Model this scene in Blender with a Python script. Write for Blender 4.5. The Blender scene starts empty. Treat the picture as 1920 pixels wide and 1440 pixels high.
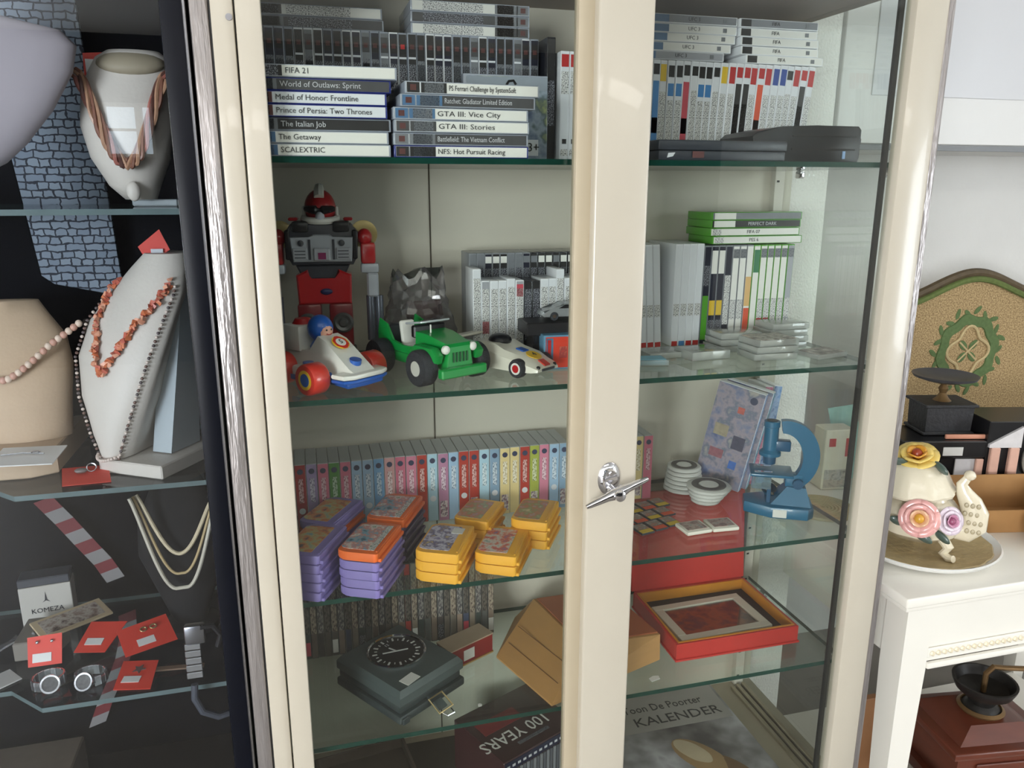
import bpy, bmesh, math, random
from mathutils import Vector, Matrix, Euler

S = bpy.context.scene
C = S.collection
R_ = math.radians
PI = math.pi
rnd = random.Random(7)

# ------------------------------------------------------------------ camera
cam_d = bpy.data.cameras.new('camera')
cam = bpy.data.objects.new('camera', cam_d)
C.objects.link(cam)
cam_d.sensor_fit = 'HORIZONTAL'
cam_d.sensor_width = 36.0
cam_d.lens = 1470.0 / 1920.0 * 36.0
cam_d.clip_start = 0.02
rt = Vector((0.96613202, -0.25804508, 0.0012875))
dn = Vector((-0.06201365, -0.23701918, -0.96952371))
fw = Vector((0.25048598, 0.93660805, -0.24499414))
cam.matrix_world = Matrix(((rt.x, -dn.x, -fw.x, 0.0), (rt.y, -dn.y, -fw.y, 0.0), (rt.z, -dn.z, -fw.z, 1.55), (0, 0, 0, 1)))
S.camera = cam

# ------------------------------------------------------------------ world, light, exposure
S.view_settings.view_transform = 'Standard'
S.view_settings.look = 'None'
S.view_settings.gamma = 1.0
S.view_settings.use_curve_mapping = False
S.view_settings.exposure = 0.0
S.cycles.transparent_max_bounces = 32
S.cycles.max_bounces = 10
S.cycles.sample_clamp_indirect = 6.0
w = bpy.data.worlds.new('world'); S.world = w
w.use_nodes = True
wn = w.node_tree.nodes; wl = w.node_tree.links
bg = wn['Background']; bg.inputs[1].default_value = 5.0
bg.inputs[0].default_value = (0.80, 0.90, 1.0, 1)

def area(name, loc, sx, sy, power, col, rot=(0, 0, 0)):
    d = bpy.data.lights.new(name, 'AREA'); d.shape = 'RECTANGLE'; d.size = sx; d.size_y = sy
    d.energy = power; d.color = col
    o = bpy.data.objects.new(name, d); C.objects.link(o); o.location = loc; o.rotation_euler = rot
    return o
# fluorescent fittings on the shop ceiling; their housings are built further down
LAMPS = [(-1.7, -2.05, 14), (0.1, -2.05, 20), (1.9, -2.05, 20), (0.1, -0.5, 4), (2.7, 0.45, 5)]
for lx, ly, lp in LAMPS:
    area('ceiling_tube_light', (lx, ly, 2.655), 1.5, 0.42, lp, (1.0, 0.965, 0.92))
# fill light, added at two invented windows outside the view
area('window_fill_light', (4.19, -1.7, 1.6), 1.66, 1.7, 58, (0.93, 0.965, 1.0), (0, R_(90), 0))
area('window_fill_light', (-4.45, -5.24, 1.5), 2.9, 1.9, 500, (0.95, 0.97, 1.0), (R_(90), 0, 0))

# ------------------------------------------------------------------ helpers: colour and materials
def lin(c):
    r = []
    for v in c[:3]:
        v = v / 255.0
        r.append(v / 12.92 if v <= 0.04045 else ((v + 0.055) / 1.055) ** 2.4)
    return (r[0], r[1], r[2], 1.0)

MATS = {}
def M(name, rgb, rough=0.5, metal=0.0, var=0.0, scale=30.0, bump=0.0, bscale=None, coat=0.0, spec=None, stretch=None):
    """Principled material with optional noise in colour (var) and relief (bump)."""
    if name in MATS: return MATS[name]
    m = bpy.data.materials.new(name); m.use_nodes = True
    nt = m.node_tree; N = nt.nodes; L = nt.links
    p = N['Principled BSDF']
    c = lin(rgb)
    p.inputs['Base Color'].default_value = c
    p.inputs['Roughness'].default_value = rough
    p.inputs['Metallic'].default_value = metal
    if coat: p.inputs['Coat Weight'].default_value = coat
    if spec is not None: p.inputs['Specular IOR Level'].default_value = spec
    if var or bump:
        tc = N.new('ShaderNodeTexCoord'); mp = N.new('ShaderNodeMapping')
        L.new(tc.outputs['Object'], mp.inputs['Vector'])
        if stretch: mp.inputs['Scale'].default_value = stretch
    if var:
        n = N.new('ShaderNodeTexNoise'); n.inputs['Scale'].default_value = scale; n.inputs['Detail'].default_value = 4
        L.new(mp.outputs[0], n.inputs['Vector'])
        mx = N.new('ShaderNodeMix'); mx.data_type = 'RGBA'
        mx.inputs['A'].default_value = tuple(max(0, v * (1 - var)) for v in c[:3]) + (1,)
        mx.inputs['B'].default_value = tuple(min(1, v * (1 + var)) for v in c[:3]) + (1,)
        L.new(n.outputs['Fac'], mx.inputs['Factor']); L.new(mx.outputs['Result'], p.inputs['Base Color'])
    if bump:
        n2 = N.new('ShaderNodeTexNoise'); n2.inputs['Scale'].default_value = bscale or scale; n2.inputs['Detail'].default_value = 3
        L.new(mp.outputs[0], n2.inputs['Vector'])
        b = N.new('ShaderNodeBump'); b.inputs['Strength'].default_value = bump; b.inputs['Distance'].default_value = 0.01
        L.new(n2.outputs['Fac'], b.inputs['Height']); L.new(b.outputs[0], p.inputs['Normal'])
    MATS[name] = m
    return m

def GLASS(name, tint=(245, 250, 248), f0=0.04, rough=0.0, body=0.0):
    """Thin clear pane: straight-through light with a mirror-like film that grows at grazing angles; body adds a faint milky cast."""
    if name in MATS: return MATS[name]
    m = bpy.data.materials.new(name); m.use_nodes = True
    nt = m.node_tree; N = nt.nodes; L = nt.links
    N.remove(N['Principled BSDF']); out = N['Material Output']
    tr = N.new('ShaderNodeBsdfTransparent'); tr.inputs[0].default_value = lin(tint)
    gl = N.new('ShaderNodeBsdfGlossy'); gl.inputs['Roughness'].default_value = rough
    lw = N.new('ShaderNodeLayerWeight'); lw.inputs[0].default_value = 0.5
    pw = N.new('ShaderNodeMath'); pw.operation = 'POWER'; pw.inputs[1].default_value = 5
    L.new(lw.outputs['Facing'], pw.inputs[0])
    ma = N.new('ShaderNodeMath'); ma.operation = 'MULTIPLY_ADD'; ma.inputs[1].default_value = 1 - f0; ma.inputs[2].default_value = f0
    L.new(pw.outputs[0], ma.inputs[0])
    src = tr
    if body:
        df = N.new('ShaderNodeBsdfDiffuse'); df.inputs[0].default_value = lin(tint)
        m0 = N.new('ShaderNodeMixShader'); m0.inputs[0].default_value = body
        L.new(tr.outputs[0], m0.inputs[1]); L.new(df.outputs[0], m0.inputs[2]); src = m0
    mx = N.new('ShaderNodeMixShader')
    L.new(ma.outputs[0], mx.inputs[0]); L.new(src.outputs[0], mx.inputs[1]); L.new(gl.outputs[0], mx.inputs[2])
    L.new(mx.outputs[0], out.inputs['Surface'])
    MATS[name] = m
    return m

def PRINT(name, cols, scale=60.0, rough=0.35, seed=0.0, stretch=(1, 1, 1), coat=0.0):
    """Printed paper: irregular patches of a small palette (cover art, labels, pictures)."""
    if name in MATS: return MATS[name]
    m = bpy.data.materials.new(name); m.use_nodes = True
    nt = m.node_tree; N = nt.nodes; L = nt.links
    p = N['Principled BSDF']; p.inputs['Roughness'].default_value = rough
    if coat: p.inputs['Coat Weight'].default_value = coat
    tc = N.new('ShaderNodeTexCoord'); mp = N.new('ShaderNodeMapping')
    mp.inputs['Location'].default_value = (seed * 1.7, seed * 0.9, seed * 2.3); mp.inputs['Scale'].default_value = stretch
    L.new(tc.outputs['Object'], mp.inputs['Vector'])
    n = N.new('ShaderNodeTexNoise'); n.inputs['Scale'].default_value = scale; n.inputs['Detail'].default_value = 3.5
    n.inputs['Roughness'].default_value = 0.6
    L.new(mp.outputs[0], n.inputs['Vector'])
    cr = N.new('ShaderNodeValToRGB'); cr.color_ramp.interpolation = 'LINEAR'
    e = cr.color_ramp.elements
    k = len(cols)
    for i in range(k):
        pos = 0.30 + 0.40 * i / max(1, k - 1)
        if i < 2: el = e[i]; el.position = pos
        else: el = e.new(pos)
        el.color = lin(cols[i])
    L.new(n.outputs['Fac'], cr.inputs[0]); L.new(cr.outputs[0], p.inputs['Base Color'])
    MATS[name] = m
    return m

def SCRIPT(name, bgc, ink, sx=760.0, sz=430.0, amount=0.46):
    """Paper with lines of fine print too small to read."""
    if name in MATS: return MATS[name]
    m = bpy.data.materials.new(name); m.use_nodes = True
    nt = m.node_tree; N = nt.nodes; L = nt.links
    p = N['Principled BSDF']; p.inputs['Roughness'].default_value = 0.45
    tc = N.new('ShaderNodeTexCoord'); mp = N.new('ShaderNodeMapping')
    mp.inputs['Scale'].default_value = (sx, sx, sz)
    L.new(tc.outputs['Object'], mp.inputs['Vector'])
    n = N.new('ShaderNodeTexNoise'); n.inputs['Scale'].default_value = 1.0; n.inputs['Detail'].default_value = 1
    L.new(mp.outputs[0], n.inputs['Vector'])
    cr = N.new('ShaderNodeValToRGB'); cr.color_ramp.interpolation = 'EASE'
    cr.color_ramp.elements[0].position = amount - 0.06; cr.color_ramp.elements[0].color = lin(ink)
    cr.color_ramp.elements[1].position = amount + 0.06; cr.color_ramp.elements[1].color = lin(bgc)
    L.new(n.outputs['Fac'], cr.inputs[0]); L.new(cr.outputs[0], p.inputs['Base Color'])
    MATS[name] = m
    return m

def EMIT(name, rgb, strength):
    if name in MATS: return MATS[name]
    m = bpy.data.materials.new(name); m.use_nodes = True
    N = m.node_tree.nodes; L = m.node_tree.links
    N.remove(N['Principled BSDF'])
    e = N.new('ShaderNodeEmission'); e.inputs[0].default_value = lin(rgb); e.inputs[1].default_value = strength
    L.new(e.outputs[0], N['Material Output'].inputs['Surface'])
    MATS[name] = m
    return m

# ------------------------------------------------------------------ helpers: geometry
class G:
    """Collects shapes into one mesh."""
    def __init__(s): s.b = bmesh.new()
    def _xf(s, vs, loc=(0, 0, 0), rot=None, sc=None):
        mt = Matrix.Translation(loc)
        if rot is not None: mt = mt @ Euler(rot).to_matrix().to_4x4()
        if sc is not None: mt = mt @ Matrix.Diagonal((sc[0], sc[1], sc[2], 1))
        bmesh.ops.transform(s.b, matrix=mt, verts=vs)
        return s
    def box(s, x0, x1, y0, y1, z0, z1, bev=0.0, seg=1, rot=None, loc=None):
        r = bmesh.ops.create_cube(s.b, size=1.0)
        vs = r['verts']
        c = Vector(((x0 + x1) / 2, (y0 + y1) / 2, (z0 + z1) / 2))
        for v in vs: v.co = Vector((v.co.x * (x1 - x0), v.co.y * (y1 - y0), v.co.z * (z1 - z0)))
        if bev > 0:
            es = list({e for v in vs for e in v.link_edges})
            q = bmesh.ops.bevel(s.b, geom=es, offset=bev, segments=seg, profile=0.5, affect='EDGES')
            vs = list({v for f in q['faces'] for v in f.verts} | {v for v in vs if v.is_valid})
        mt = Matrix.Translation(c)
        if rot is not None: mt = mt @ Euler(rot).to_matrix().to_4x4()
        bmesh.ops.transform(s.b, matrix=mt, verts=vs)
        return s
    def cyl(s, loc, r, h, n=24, r2=None, rot=None, caps=True):
        """Axis z by default, from z=0 to z=h at loc."""
        q = bmesh.ops.create_cone(s.b, cap_ends=caps, segments=n, radius1=r, radius2=r if r2 is None else r2, depth=h)
        vs = q['verts']
        bmesh.ops.translate(s.b, vec=(0, 0, h / 2), verts=vs)
        return s._xf(vs, loc, rot)
    def ball(s, loc, r, sc=(1, 1, 1), u=16, v=10, rot=None):
        q = bmesh.ops.create_uvsphere(s.b, u_segments=u, v_segments=v, radius=r)
        return s._xf(q['verts'], loc, rot, sc)
    def lathe(s, prof, n=32, loc=(0, 0, 0), rot=None, sc=None, close=True, wob=None, ring=False):
        """prof: (radius, z) pairs, bottom to top; ring joins the last pair to the first (hoops, bezels)."""
        rings = []; vs = []; ring_ = ring
        for k, (r, z) in enumerate(prof):
            ring = []
            for i in range(n):
                a = 2 * PI * i / n
                rr = r * (wob(a, k) if wob else 1)
                ring.append(s.b.verts.new((rr * math.cos(a), rr * math.sin(a), z)))
            rings.append(ring); vs += ring
        if ring_: rings.append(rings[0]); close = False
        for k in range(len(rings) - 1):
            for i in range(n):
                j = (i + 1) % n
                s.b.faces.new((rings[k][i], rings[k][j], rings[k + 1][j], rings[k + 1][i]))
        if close:
            if prof[0][0] > 1e-6: s.b.faces.new(list(reversed(rings[0])))
            if prof[-1][0] > 1e-6: s.b.faces.new(rings[-1])
        return s._xf(vs, loc, rot, sc)
    def loft(s, rings, caps=True, closed=True):
        """rings: lists of points of equal length."""
        rv = [[s.b.verts.new(p) for p in r] for r in rings]
        n = len(rv[0])
        for k in range(len(rv) - 1):
            for i in range(n if closed else n - 1):
                j = (i + 1) % n
                s.b.faces.new((rv[k][i], rv[k][j], rv[k + 1][j], rv[k + 1][i]))
        if caps and closed:
            s.b.faces.new(list(reversed(rv[0]))); s.b.faces.new(rv[-1])
        return s
    def tube(s, pts, r, n=8, closed=False, taper=None):
        pts = [Vector(p) for p in pts]; m = len(pts)
        rings = []
        ref = Vector((0, 0, 1))
        prev = None
        for k in range(m):
            if closed: t = pts[(k + 1) % m] - pts[k - 1]
            else: t = pts[min(k + 1, m - 1)] - pts[max(k - 1, 0)]
            t.normalize()
            if prev is None:
                a = t.cross(ref)
                if a.length < 1e-3: a = t.cross(Vector((1, 0, 0)))
            else:
                a = prev - t * prev.dot(t)
            a.normalize(); prev = a
            b2 = t.cross(a)
            rr = r if taper is None else r * taper(k / (m - 1))
            rings.append([pts[k] + (a * math.cos(2 * PI * i / n) + b2 * math.sin(2 * PI * i / n)) * rr for i in range(n)])
        if closed: rings.append(rings[0])
        rv = [[s.b.verts.new(p) for p in g] for g in (rings[:-1] if closed else rings)]
        if closed: rv.append(rv[0])
        for k in range(len(rv) - 1):
            for i in range(n):
                j = (i + 1) % n
                s.b.faces.new((rv[k][i], rv[k][j], rv[k + 1][j], rv[k + 1][i]))
        if not closed:
            s.b.faces.new(list(reversed(rv[0]))); s.b.faces.new(rv[-1])
        return s
    def prism(s, poly, h, axis='z', loc=(0, 0, 0), rot=None, bev=0.0, seg=2):
        """poly 2-D outline (counter-clockwise) raised by h. axis z: (x,y)->z; axis y: (x,z)->y ; axis x: (y,z)->x."""
        def p3(a, b, c):
            return (a, b, c) if axis == 'z' else ((a, c, b) if axis == 'y' else (c, a, b))
        lo = [s.b.verts.new(p3(a, b, 0)) for a, b in poly]
        hi = [s.b.verts.new(p3(a, b, h)) for a, b in poly]
        n = len(poly); fs = []
        for i in range(n):
            j = (i + 1) % n
            fs.append(s.b.faces.new((lo[i], lo[j], hi[j], hi[i])))
        f1 = s.b.faces.new(list(reversed(lo))); f2 = s.b.faces.new(hi)
        vs = lo + hi
        if bev > 0:
            es = list(f1.edges) + list(f2.edges)
            q = bmesh.ops.bevel(s.b, geom=es, offset=bev, segments=seg, profile=0.5, affect='EDGES')
            vs = list({v for f in q['faces'] for v in f.verts} | {v for v in vs if v.is_valid} | {v for f in fs if f.is_valid for v in f.verts})
        return s._xf(vs, loc, rot)
    def hull(s, pts):
        vs = [s.b.verts.new(p) for p in pts]
        bmesh.ops.convex_hull(s.b, input=vs)
        return s
    def mesh(s, name, angle=35):
        bmesh.ops.recalc_face_normals(s.b, faces=s.b.faces)
        me = bpy.data.meshes.new(name)
        s.b.to_mesh(me); s.b.free()
        for p in me.polygons: p.use_smooth = True
        me.set_sharp_from_angle(angle=R_(angle))
        return me
    def build(s, name, mat, parent=None, loc=None, rot=None, angle=35):
        return O(name, s.mesh(name, angle), mat, parent, loc, rot)

def O(name, me, mat, parent=None, loc=None, rot=None):
    mats = mat if isinstance(mat, (list, tuple)) else [mat]
    if len(me.materials) == 0:
        for x in mats: me.materials.append(x)
        o = bpy.data.objects.new(name, me)
    else:
        o = bpy.data.objects.new(name, me)
        for i, x in enumerate(mats):
            if me.materials[i] != x:
                o.material_slots[i].link = 'OBJECT'; o.material_slots[i].material = x
    C.objects.link(o)
    if parent is not None: o.parent = parent
    if loc is not None: o.location = loc
    if rot is not None: o.rotation_euler = rot
    return o

def tag(o, label=None, cat=None, group=None, kind=None):
    if label: o['label'] = label
    if cat: o['category'] = cat
    if group: o['group'] = group
    if kind: o['kind'] = kind
    return o

def thing(name, label, cat, loc=(0, 0, 0), rot=(0, 0, 0), group=None):
    o = bpy.data.objects.new(name, None); C.objects.link(o)
    o.empty_display_size = 0.02
    o.location = loc; o.rotation_euler = rot
    return tag(o, label, cat, group)

def struct(o): o['kind'] = 'structure'; return o

def copy_tree(o, parent=None, swap=None):
    c = o.copy(); C.objects.link(c)
    c.parent = parent
    for ch in list(o.children): copy_tree(ch, c)
    return c

BOXES = {}
def boxmesh(w_, d_, h_, bev=0.0008, seg=1):
    """Shared bevelled box: x centred, y from 0, z from 0."""
    k = (round(w_, 5), round(d_, 5), round(h_, 5), bev, seg)
    if k not in BOXES:
        BOXES[k] = G().box(-w_ / 2, w_ / 2, 0, d_, 0, h_, bev, seg).mesh('box_piece')
    return BOXES[k]

TEXTS = {}
def textmesh(s, size, align='LEFT', extrude=0.0002):
    k = (s, round(size, 5), align)
    if k not in TEXTS:
        cu = bpy.data.curves.new('lettering', 'FONT'); cu.body = s; cu.size = size
        cu.align_x = align; cu.align_y = 'CENTER'; cu.resolution_u = 2; cu.extrude = extrude
        ob = bpy.data.objects.new('lettering_source', cu); C.objects.link(ob)
        bpy.context.view_layer.update()
        me = bpy.data.meshes.new_from_object(ob)
        bpy.data.objects.remove(ob)
        TEXTS[k] = me
    return TEXTS[k]

def lettering(s, size, mat, parent, M4, align='LEFT', width=None, name='lettering'):
    me = textmesh(s, size, align)
    o = O(name, me, mat, parent)
    sx = 1.0
    if width:
        xs = [v.co.x for v in me.vertices]
        sx = width / max(1e-6, max(xs) - min(xs))
    o.matrix_local = M4 @ Matrix.Diagonal((sx, 1, 1, 1))
    return o

def axes(ox, x, y):
    """4x4 with origin ox, text x axis x, text y axis y."""
    x = Vector(x).normalized(); y = Vector(y).normalized(); z = x.cross(y)
    return Matrix(((x.x, y.x, z.x, ox[0]), (x.y, y.y, z.y, ox[1]), (x.z, y.z, z.z, ox[2]), (0, 0, 0, 1)))

ORD = ('first second third fourth fifth sixth seventh eighth ninth tenth eleventh twelfth thirteenth fourteenth fifteenth sixteenth '
       'seventeenth eighteenth nineteenth twentieth twenty-first twenty-second twenty-third twenty-fourth twenty-fifth twenty-sixth '
       'twenty-seventh twenty-eighth twenty-ninth thirtieth thirty-first thirty-second thirty-third thirty-fourth thirty-fifth '
       'thirty-sixth thirty-seventh thirty-eighth thirty-ninth fortieth').split()

# shelf tops of the big cabinet
S1, S2, S3, S4, FL = 1.589, 1.241, 0.912, 0.643, 0.344
# ================================================================== the room
white_wall = M('white_plaster', (222, 221, 217), 0.8, var=0.04, scale=6, bump=0.15, bscale=60)
stucco_m = M('white_stucco', (240, 238, 233), 0.9, var=0.04, scale=120, bump=0.5, bscale=190)
floor_m = M('grey_floor', (122, 116, 108), 0.55, var=0.2, scale=9, bump=0.1)
ceil_m = M('white_ceiling', (225, 224, 220), 0.85, var=0.02)

struct(G().box(-6.4, 4.4, -5.4, 2.4, -0.12, 0.0).build('floor', floor_m))
struct(G().box(-6.4, 4.4, -5.4, 2.4, 2.75, 2.85).build('ceiling', ceil_m))
struct(G().box(1.157, 4.2, 2.15, 2.3, 0, 2.75).build('wall_back', white_wall))
struct(G().box(-6.2, 1.157, 1.575, 2.3, 0, 2.75, 0.006, 2).build('wall_chimney_breast', stucco_m))
struct(G().box(4.2, 4.35, -5.2, -2.6, 0, 2.75).box(4.2, 4.35, -0.8, 2.15, 0, 2.75).box(4.2, 4.35, -2.6, -0.8, 0, 0.7).box(4.2, 4.35, -2.6, -0.8, 2.5, 2.75).build('wall_right', white_wall))
struct(G().box(-6.35, -6.2, -5.2, 1.575, 0, 2.75).build('wall_left', white_wall))
g = G()
g.box(-6.2, -5.95, -5.35, -5.2, 0, 2.75).box(-2.95, -1.53, -5.35, -5.2, 0, 2.75).box(-1.13, 4.2, -5.35, -5.2, 0, 2.75)
g.box(-1.53, -1.13, -5.35, -5.2, 0, 1.78).box(-1.53, -1.13, -5.35, -5.2, 2.22, 2.75)
g.box(-5.95, -2.95, -5.35, -5.2, 0, 0.5).box(-5.95, -2.95, -5.35, -5.2, 2.5, 2.75)
struct(g.build('wall_front', M('grey_far_wall', (46, 45, 46), 0.8, var=0.1, scale=3)))
wood_white = M('white_paint', (226, 224, 218), 0.4, var=0.02, scale=12)
pane = GLASS('window_glass', (250, 252, 252))
# small window behind the photographer (it mirrors in the jewellery vitrine)
w1 = struct(G().box(-1.53, -1.13, -5.30, -5.24, 1.78, 1.81).box(-1.53, -1.13, -5.30, -5.24, 2.19, 2.22)
            .box(-1.53, -1.50, -5.30, -5.24, 1.81, 2.19).box(-1.16, -1.13, -5.30, -5.24, 1.81, 2.19)
            .box(-1.275, -1.22, -5.30, -5.24, 1.81, 2.19).box(-1.50, -1.275, -5.295, -5.245, 1.995, 2.015)
            .build('window_1', wood_white))
G().box(-1.50, -1.275, -5.275, -5.269, 1.81, 1.995).build('pane', pane, w1)
G().box(-1.50, -1.275, -5.275, -5.269, 2.015, 2.19).build('pane', pane, w1)
G().box(-1.22, -1.16, -5.275, -5.269, 1.81, 2.19).build('pane', pane, w1)
w2 = struct(G().box(-5.95, -2.95, -5.32, -5.26, 0.5, 0.56).box(-5.95, -2.95, -5.32, -5.26, 2.44, 2.5)
            .box(-5.95, -5.89, -5.32, -5.26, 0.56, 2.44).box(-3.01, -2.95, -5.32, -5.26, 0.56, 2.44)
            .box(-4.48, -4.42, -5.32, -5.26, 0.56, 2.44).build('fill_window_left', wood_white))  # unseen window, added so frontal fill light reaches the cabinets
for x0, x1 in ((-5.89, -4.48), (-4.42, -3.01)):
    G().box(x0, x1, -5.293, -5.287, 0.56, 2.44).build('pane', pane, w2)
w3 = struct(G().box(4.24, 4.3, -2.6, -0.8, 0.7, 0.76).box(4.24, 4.3, -2.6, -0.8, 2.44, 2.5)
            .box(4.24, 4.3, -2.6, -2.54, 0.76, 2.44).box(4.24, 4.3, -0.86, -0.8, 0.76, 2.44).build('fill_window_right', wood_white))  # unseen right-hand window, added as a source for fill light
G().box(4.267, 4.273, -2.54, -0.86, 0.76, 2.44).build('pane', pane, w3)
# ceiling fittings
lamp_m = M('lamp_housing', (235, 235, 232), 0.4)
lt = None
for i, (lx, ly, lp) in enumerate(LAMPS):
    t = thing('ceiling_lamp', 'long white fluorescent ceiling fitting, %s over the shop floor' % ORD[i], 'lamp', (lx, ly, 2.75), group='fluorescent ceiling fittings')
    G().box(-0.78, 0.78, -0.24, 0.24, -0.085, 0.0, 0.01, 2).build('housing', lamp_m, t)

# ================================================================== the cream display cabinet
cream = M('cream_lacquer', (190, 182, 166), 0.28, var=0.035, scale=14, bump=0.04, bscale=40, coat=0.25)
cream_d = M('cream_lacquer_shaded', (184, 171, 147), 0.35, var=0.05, scale=18)  # yellower, darker cream: shading of the narrow edges put into the colour
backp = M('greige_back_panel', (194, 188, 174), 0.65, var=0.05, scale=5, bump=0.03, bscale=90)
brown_top = M('brown_wood_top', (98, 78, 58), 0.55, var=0.2, scale=10, stretch=(1, 8, 8))
pane_door = GLASS('door_glass', (250, 252, 250), 0.045)
pane_side = GLASS('side_glass', (249, 252, 251), 0.06)
black_gap = M('matt_black', (18, 18, 18), 0.6)
steel = M('brushed_steel', (160, 160, 165), 0.28, 1.0, var=0.15, scale=40)
chrome = M('chrome', (222, 222, 226), 0.08, 1.0)
ripple = M('wavy_reflection_edge', (160, 154, 152), 0.30, 0.6, var=0.25, scale=18, bump=0.5, bscale=14, stretch=(9, 9, 0.8))  # noise in colour and bump imitates distorted reflections in the glass edge
track_m = M('aluminium_track', (150, 140, 118), 0.35, 0.6, var=0.1)

cab = thing('display_cabinet', 'tall cream display cabinet with two glazed doors and glass sides', 'cabinet', (0.46, 1.33, 0.0))
def cabp(name, g, mat, parent=None):
    o = g.build(name, mat, parent or cab)
    if parent is None: o.location = (-0.46, -1.33, 0)
    return o
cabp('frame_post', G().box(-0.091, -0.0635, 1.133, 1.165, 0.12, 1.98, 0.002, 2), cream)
cabp('frame_post', G().box(1.0175, 1.031, 1.14, 1.165, 0.12, 1.98, 0.002, 2), cream_d)
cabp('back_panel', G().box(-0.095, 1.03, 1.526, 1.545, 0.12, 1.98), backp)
cabp('top_panel', G().box(-0.095, 1.03, 1.15, 1.545, 1.872, 1.98), brown_top)
cabp('bottom_panel', G().box(-0.095, 1.03, 1.15, 1.545, 0.12, FL), M('cabinet_floor', (158, 148, 128), 0.5, var=0.08, scale=12))
cabp('side_pane', G().box(1.003, 1.008, 1.166, 1.524, FL, 1.872), pane_side)
cabp('side_pane', G().box(-0.075, -0.070, 1.166, 1.524, FL, 1.872), pane_side)
# side glass edges: strips with wavy reflections put into colour and bump
cabp('glass_edge_strip', G().box(-0.117, -0.0935, 1.139, 1.17, 0.12, 1.98, 0.004, 2), ripple)
cabp('glass_edge_strip', G().box(1.033, 1.050, 1.146, 1.17, 0.12, 1.98, 0.004, 2), ripple)
cabp('black_strip', G().box(-0.0935, -0.0905, 1.142, 1.16, 0.12, 1.98), black_gap)
cabp('black_strip', G().box(0.9455, 0.9545, 1.150, 1.156, FL, 1.872), black_gap)  # plain black strip along the inner edge of the right stile
# rear corner post, its punched slots, and the floor tracks
post = cabp('corner_post', G().box(0.978, 1.001, 1.508, 1.525, FL, 1.872, 0.001, 1), M('post_greige', (188, 184, 172), 0.4, var=0.04))
for k in range(22):
    o = O('slot', boxmesh(0.006, 0.001, 0.004, 0), black_gap, post, (0.985, 1.5074, 0.37 + 0.066 * k))
for k, xx in enumerate((0.962, 0.976, 0.990)):
    cabp('floor_track', G().box(xx, xx + 0.009, 1.17, 1.50, FL, FL + 0.008 + 0.003 * k, 0.001, 1), track_m)
# groove between two boards of the back
cabp('back_groove', G().box(0.243, 0.2455, 1.5245, 1.5262, FL, 1.872), M('groove_dark', (70, 62, 52), 0.8))
# shelf clips at the right-hand side
for zz in (S1, S2, S3, S4):
    c1 = G().box(0.988, 1.002, 1.185, 1.20, zz - 0.024, zz - 0.0087, 0.003, 2).build('shelf_clip', chrome, cab); c1.location = (-0.46, -1.33, 0)
    c1 = G().box(0.988, 1.002, 1.44, 1.455, zz - 0.024, zz - 0.0087, 0.003, 2).build('shelf_clip', chrome, cab); c1.location = (-0.46, -1.33, 0)
# screw near the top of the left frame
sc = cabp('screw', G().cyl((-0.069, 1.133, 1.757), 0.0042, 0.0015, 16, rot=(R_(90), 0, 0)), steel)

# doors: left leaf, then the right leaf that overlaps it
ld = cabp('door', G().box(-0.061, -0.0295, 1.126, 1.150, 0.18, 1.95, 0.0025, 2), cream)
def dp(name, g, mat, door): return g.build(name, mat, door)
dp('stile', G().box(0.3985, 0.424, 1.129, 1.150, 0.18, 1.95, 0.002, 2), cream_d, ld)
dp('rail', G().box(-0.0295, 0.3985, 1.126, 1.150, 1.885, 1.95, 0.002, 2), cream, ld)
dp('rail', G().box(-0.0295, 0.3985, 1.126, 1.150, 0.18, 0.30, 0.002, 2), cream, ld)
dp('glass_pane', G().box(-0.0295, 0.3985, 1.1385, 1.1425, 0.30, 1.885), pane_door, ld)
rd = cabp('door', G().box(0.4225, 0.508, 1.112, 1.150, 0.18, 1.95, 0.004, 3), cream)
dp('stile', G().box(0.956, 1.0165, 1.124, 1.150, 0.18, 1.95, 0.003, 2), cream, rd)
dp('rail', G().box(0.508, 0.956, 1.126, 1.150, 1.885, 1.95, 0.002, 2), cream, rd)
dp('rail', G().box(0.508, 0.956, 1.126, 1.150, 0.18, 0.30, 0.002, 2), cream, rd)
dp('glass_pane', G().box(0.508, 0.956, 1.1385, 1.1425, 0.30, 1.885), pane_door, rd)
# chrome T handle with an oval rose
hg = G()
hg.lathe([(0.0185, 0), (0.0195, 0.003), (0.017, 0.006), (0.013, 0.008), (0.0115, 0.012)], 32, (0.459, 1.112, 1.092), (R_(90), 0, 0), (1, 1.42, 1))
hg.cyl((0.459, 1.102, 1.103), 0.0035, 0.004, 12, rot=(R_(90), 0, 0))
hg.cyl((0.459, 1.104, 1.078), 0.0075, 0.026, 20, 0.0062, (R_(90), 0, 0))
dp('handle', hg, chrome, rd)
a, b = Vector((0.4095, 1.0775, 1.0605)), Vector((0.5125, 1.0775, 1.0985))
pts = [a.lerp(b, k / 12) for k in range(13)]
dp('handle_lever', G().tube(pts, 0.0082, 16, taper=lambda t: 0.42 + 0.58 * (1 - abs(2 * t - 1)) ** 0.7 if abs(t - 0.5) > 0.12 else 1.15), chrome, rd)
dp('handle_knob', G().lathe([(0.0045, 0), (0.0085, 0.002), (0.0095, 0.006), (0.0085, 0.010), (0.004, 0.012)], 20, (0.461, 1.073, 1.0785), (R_(90), 0, 0)), chrome, rd)

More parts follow.
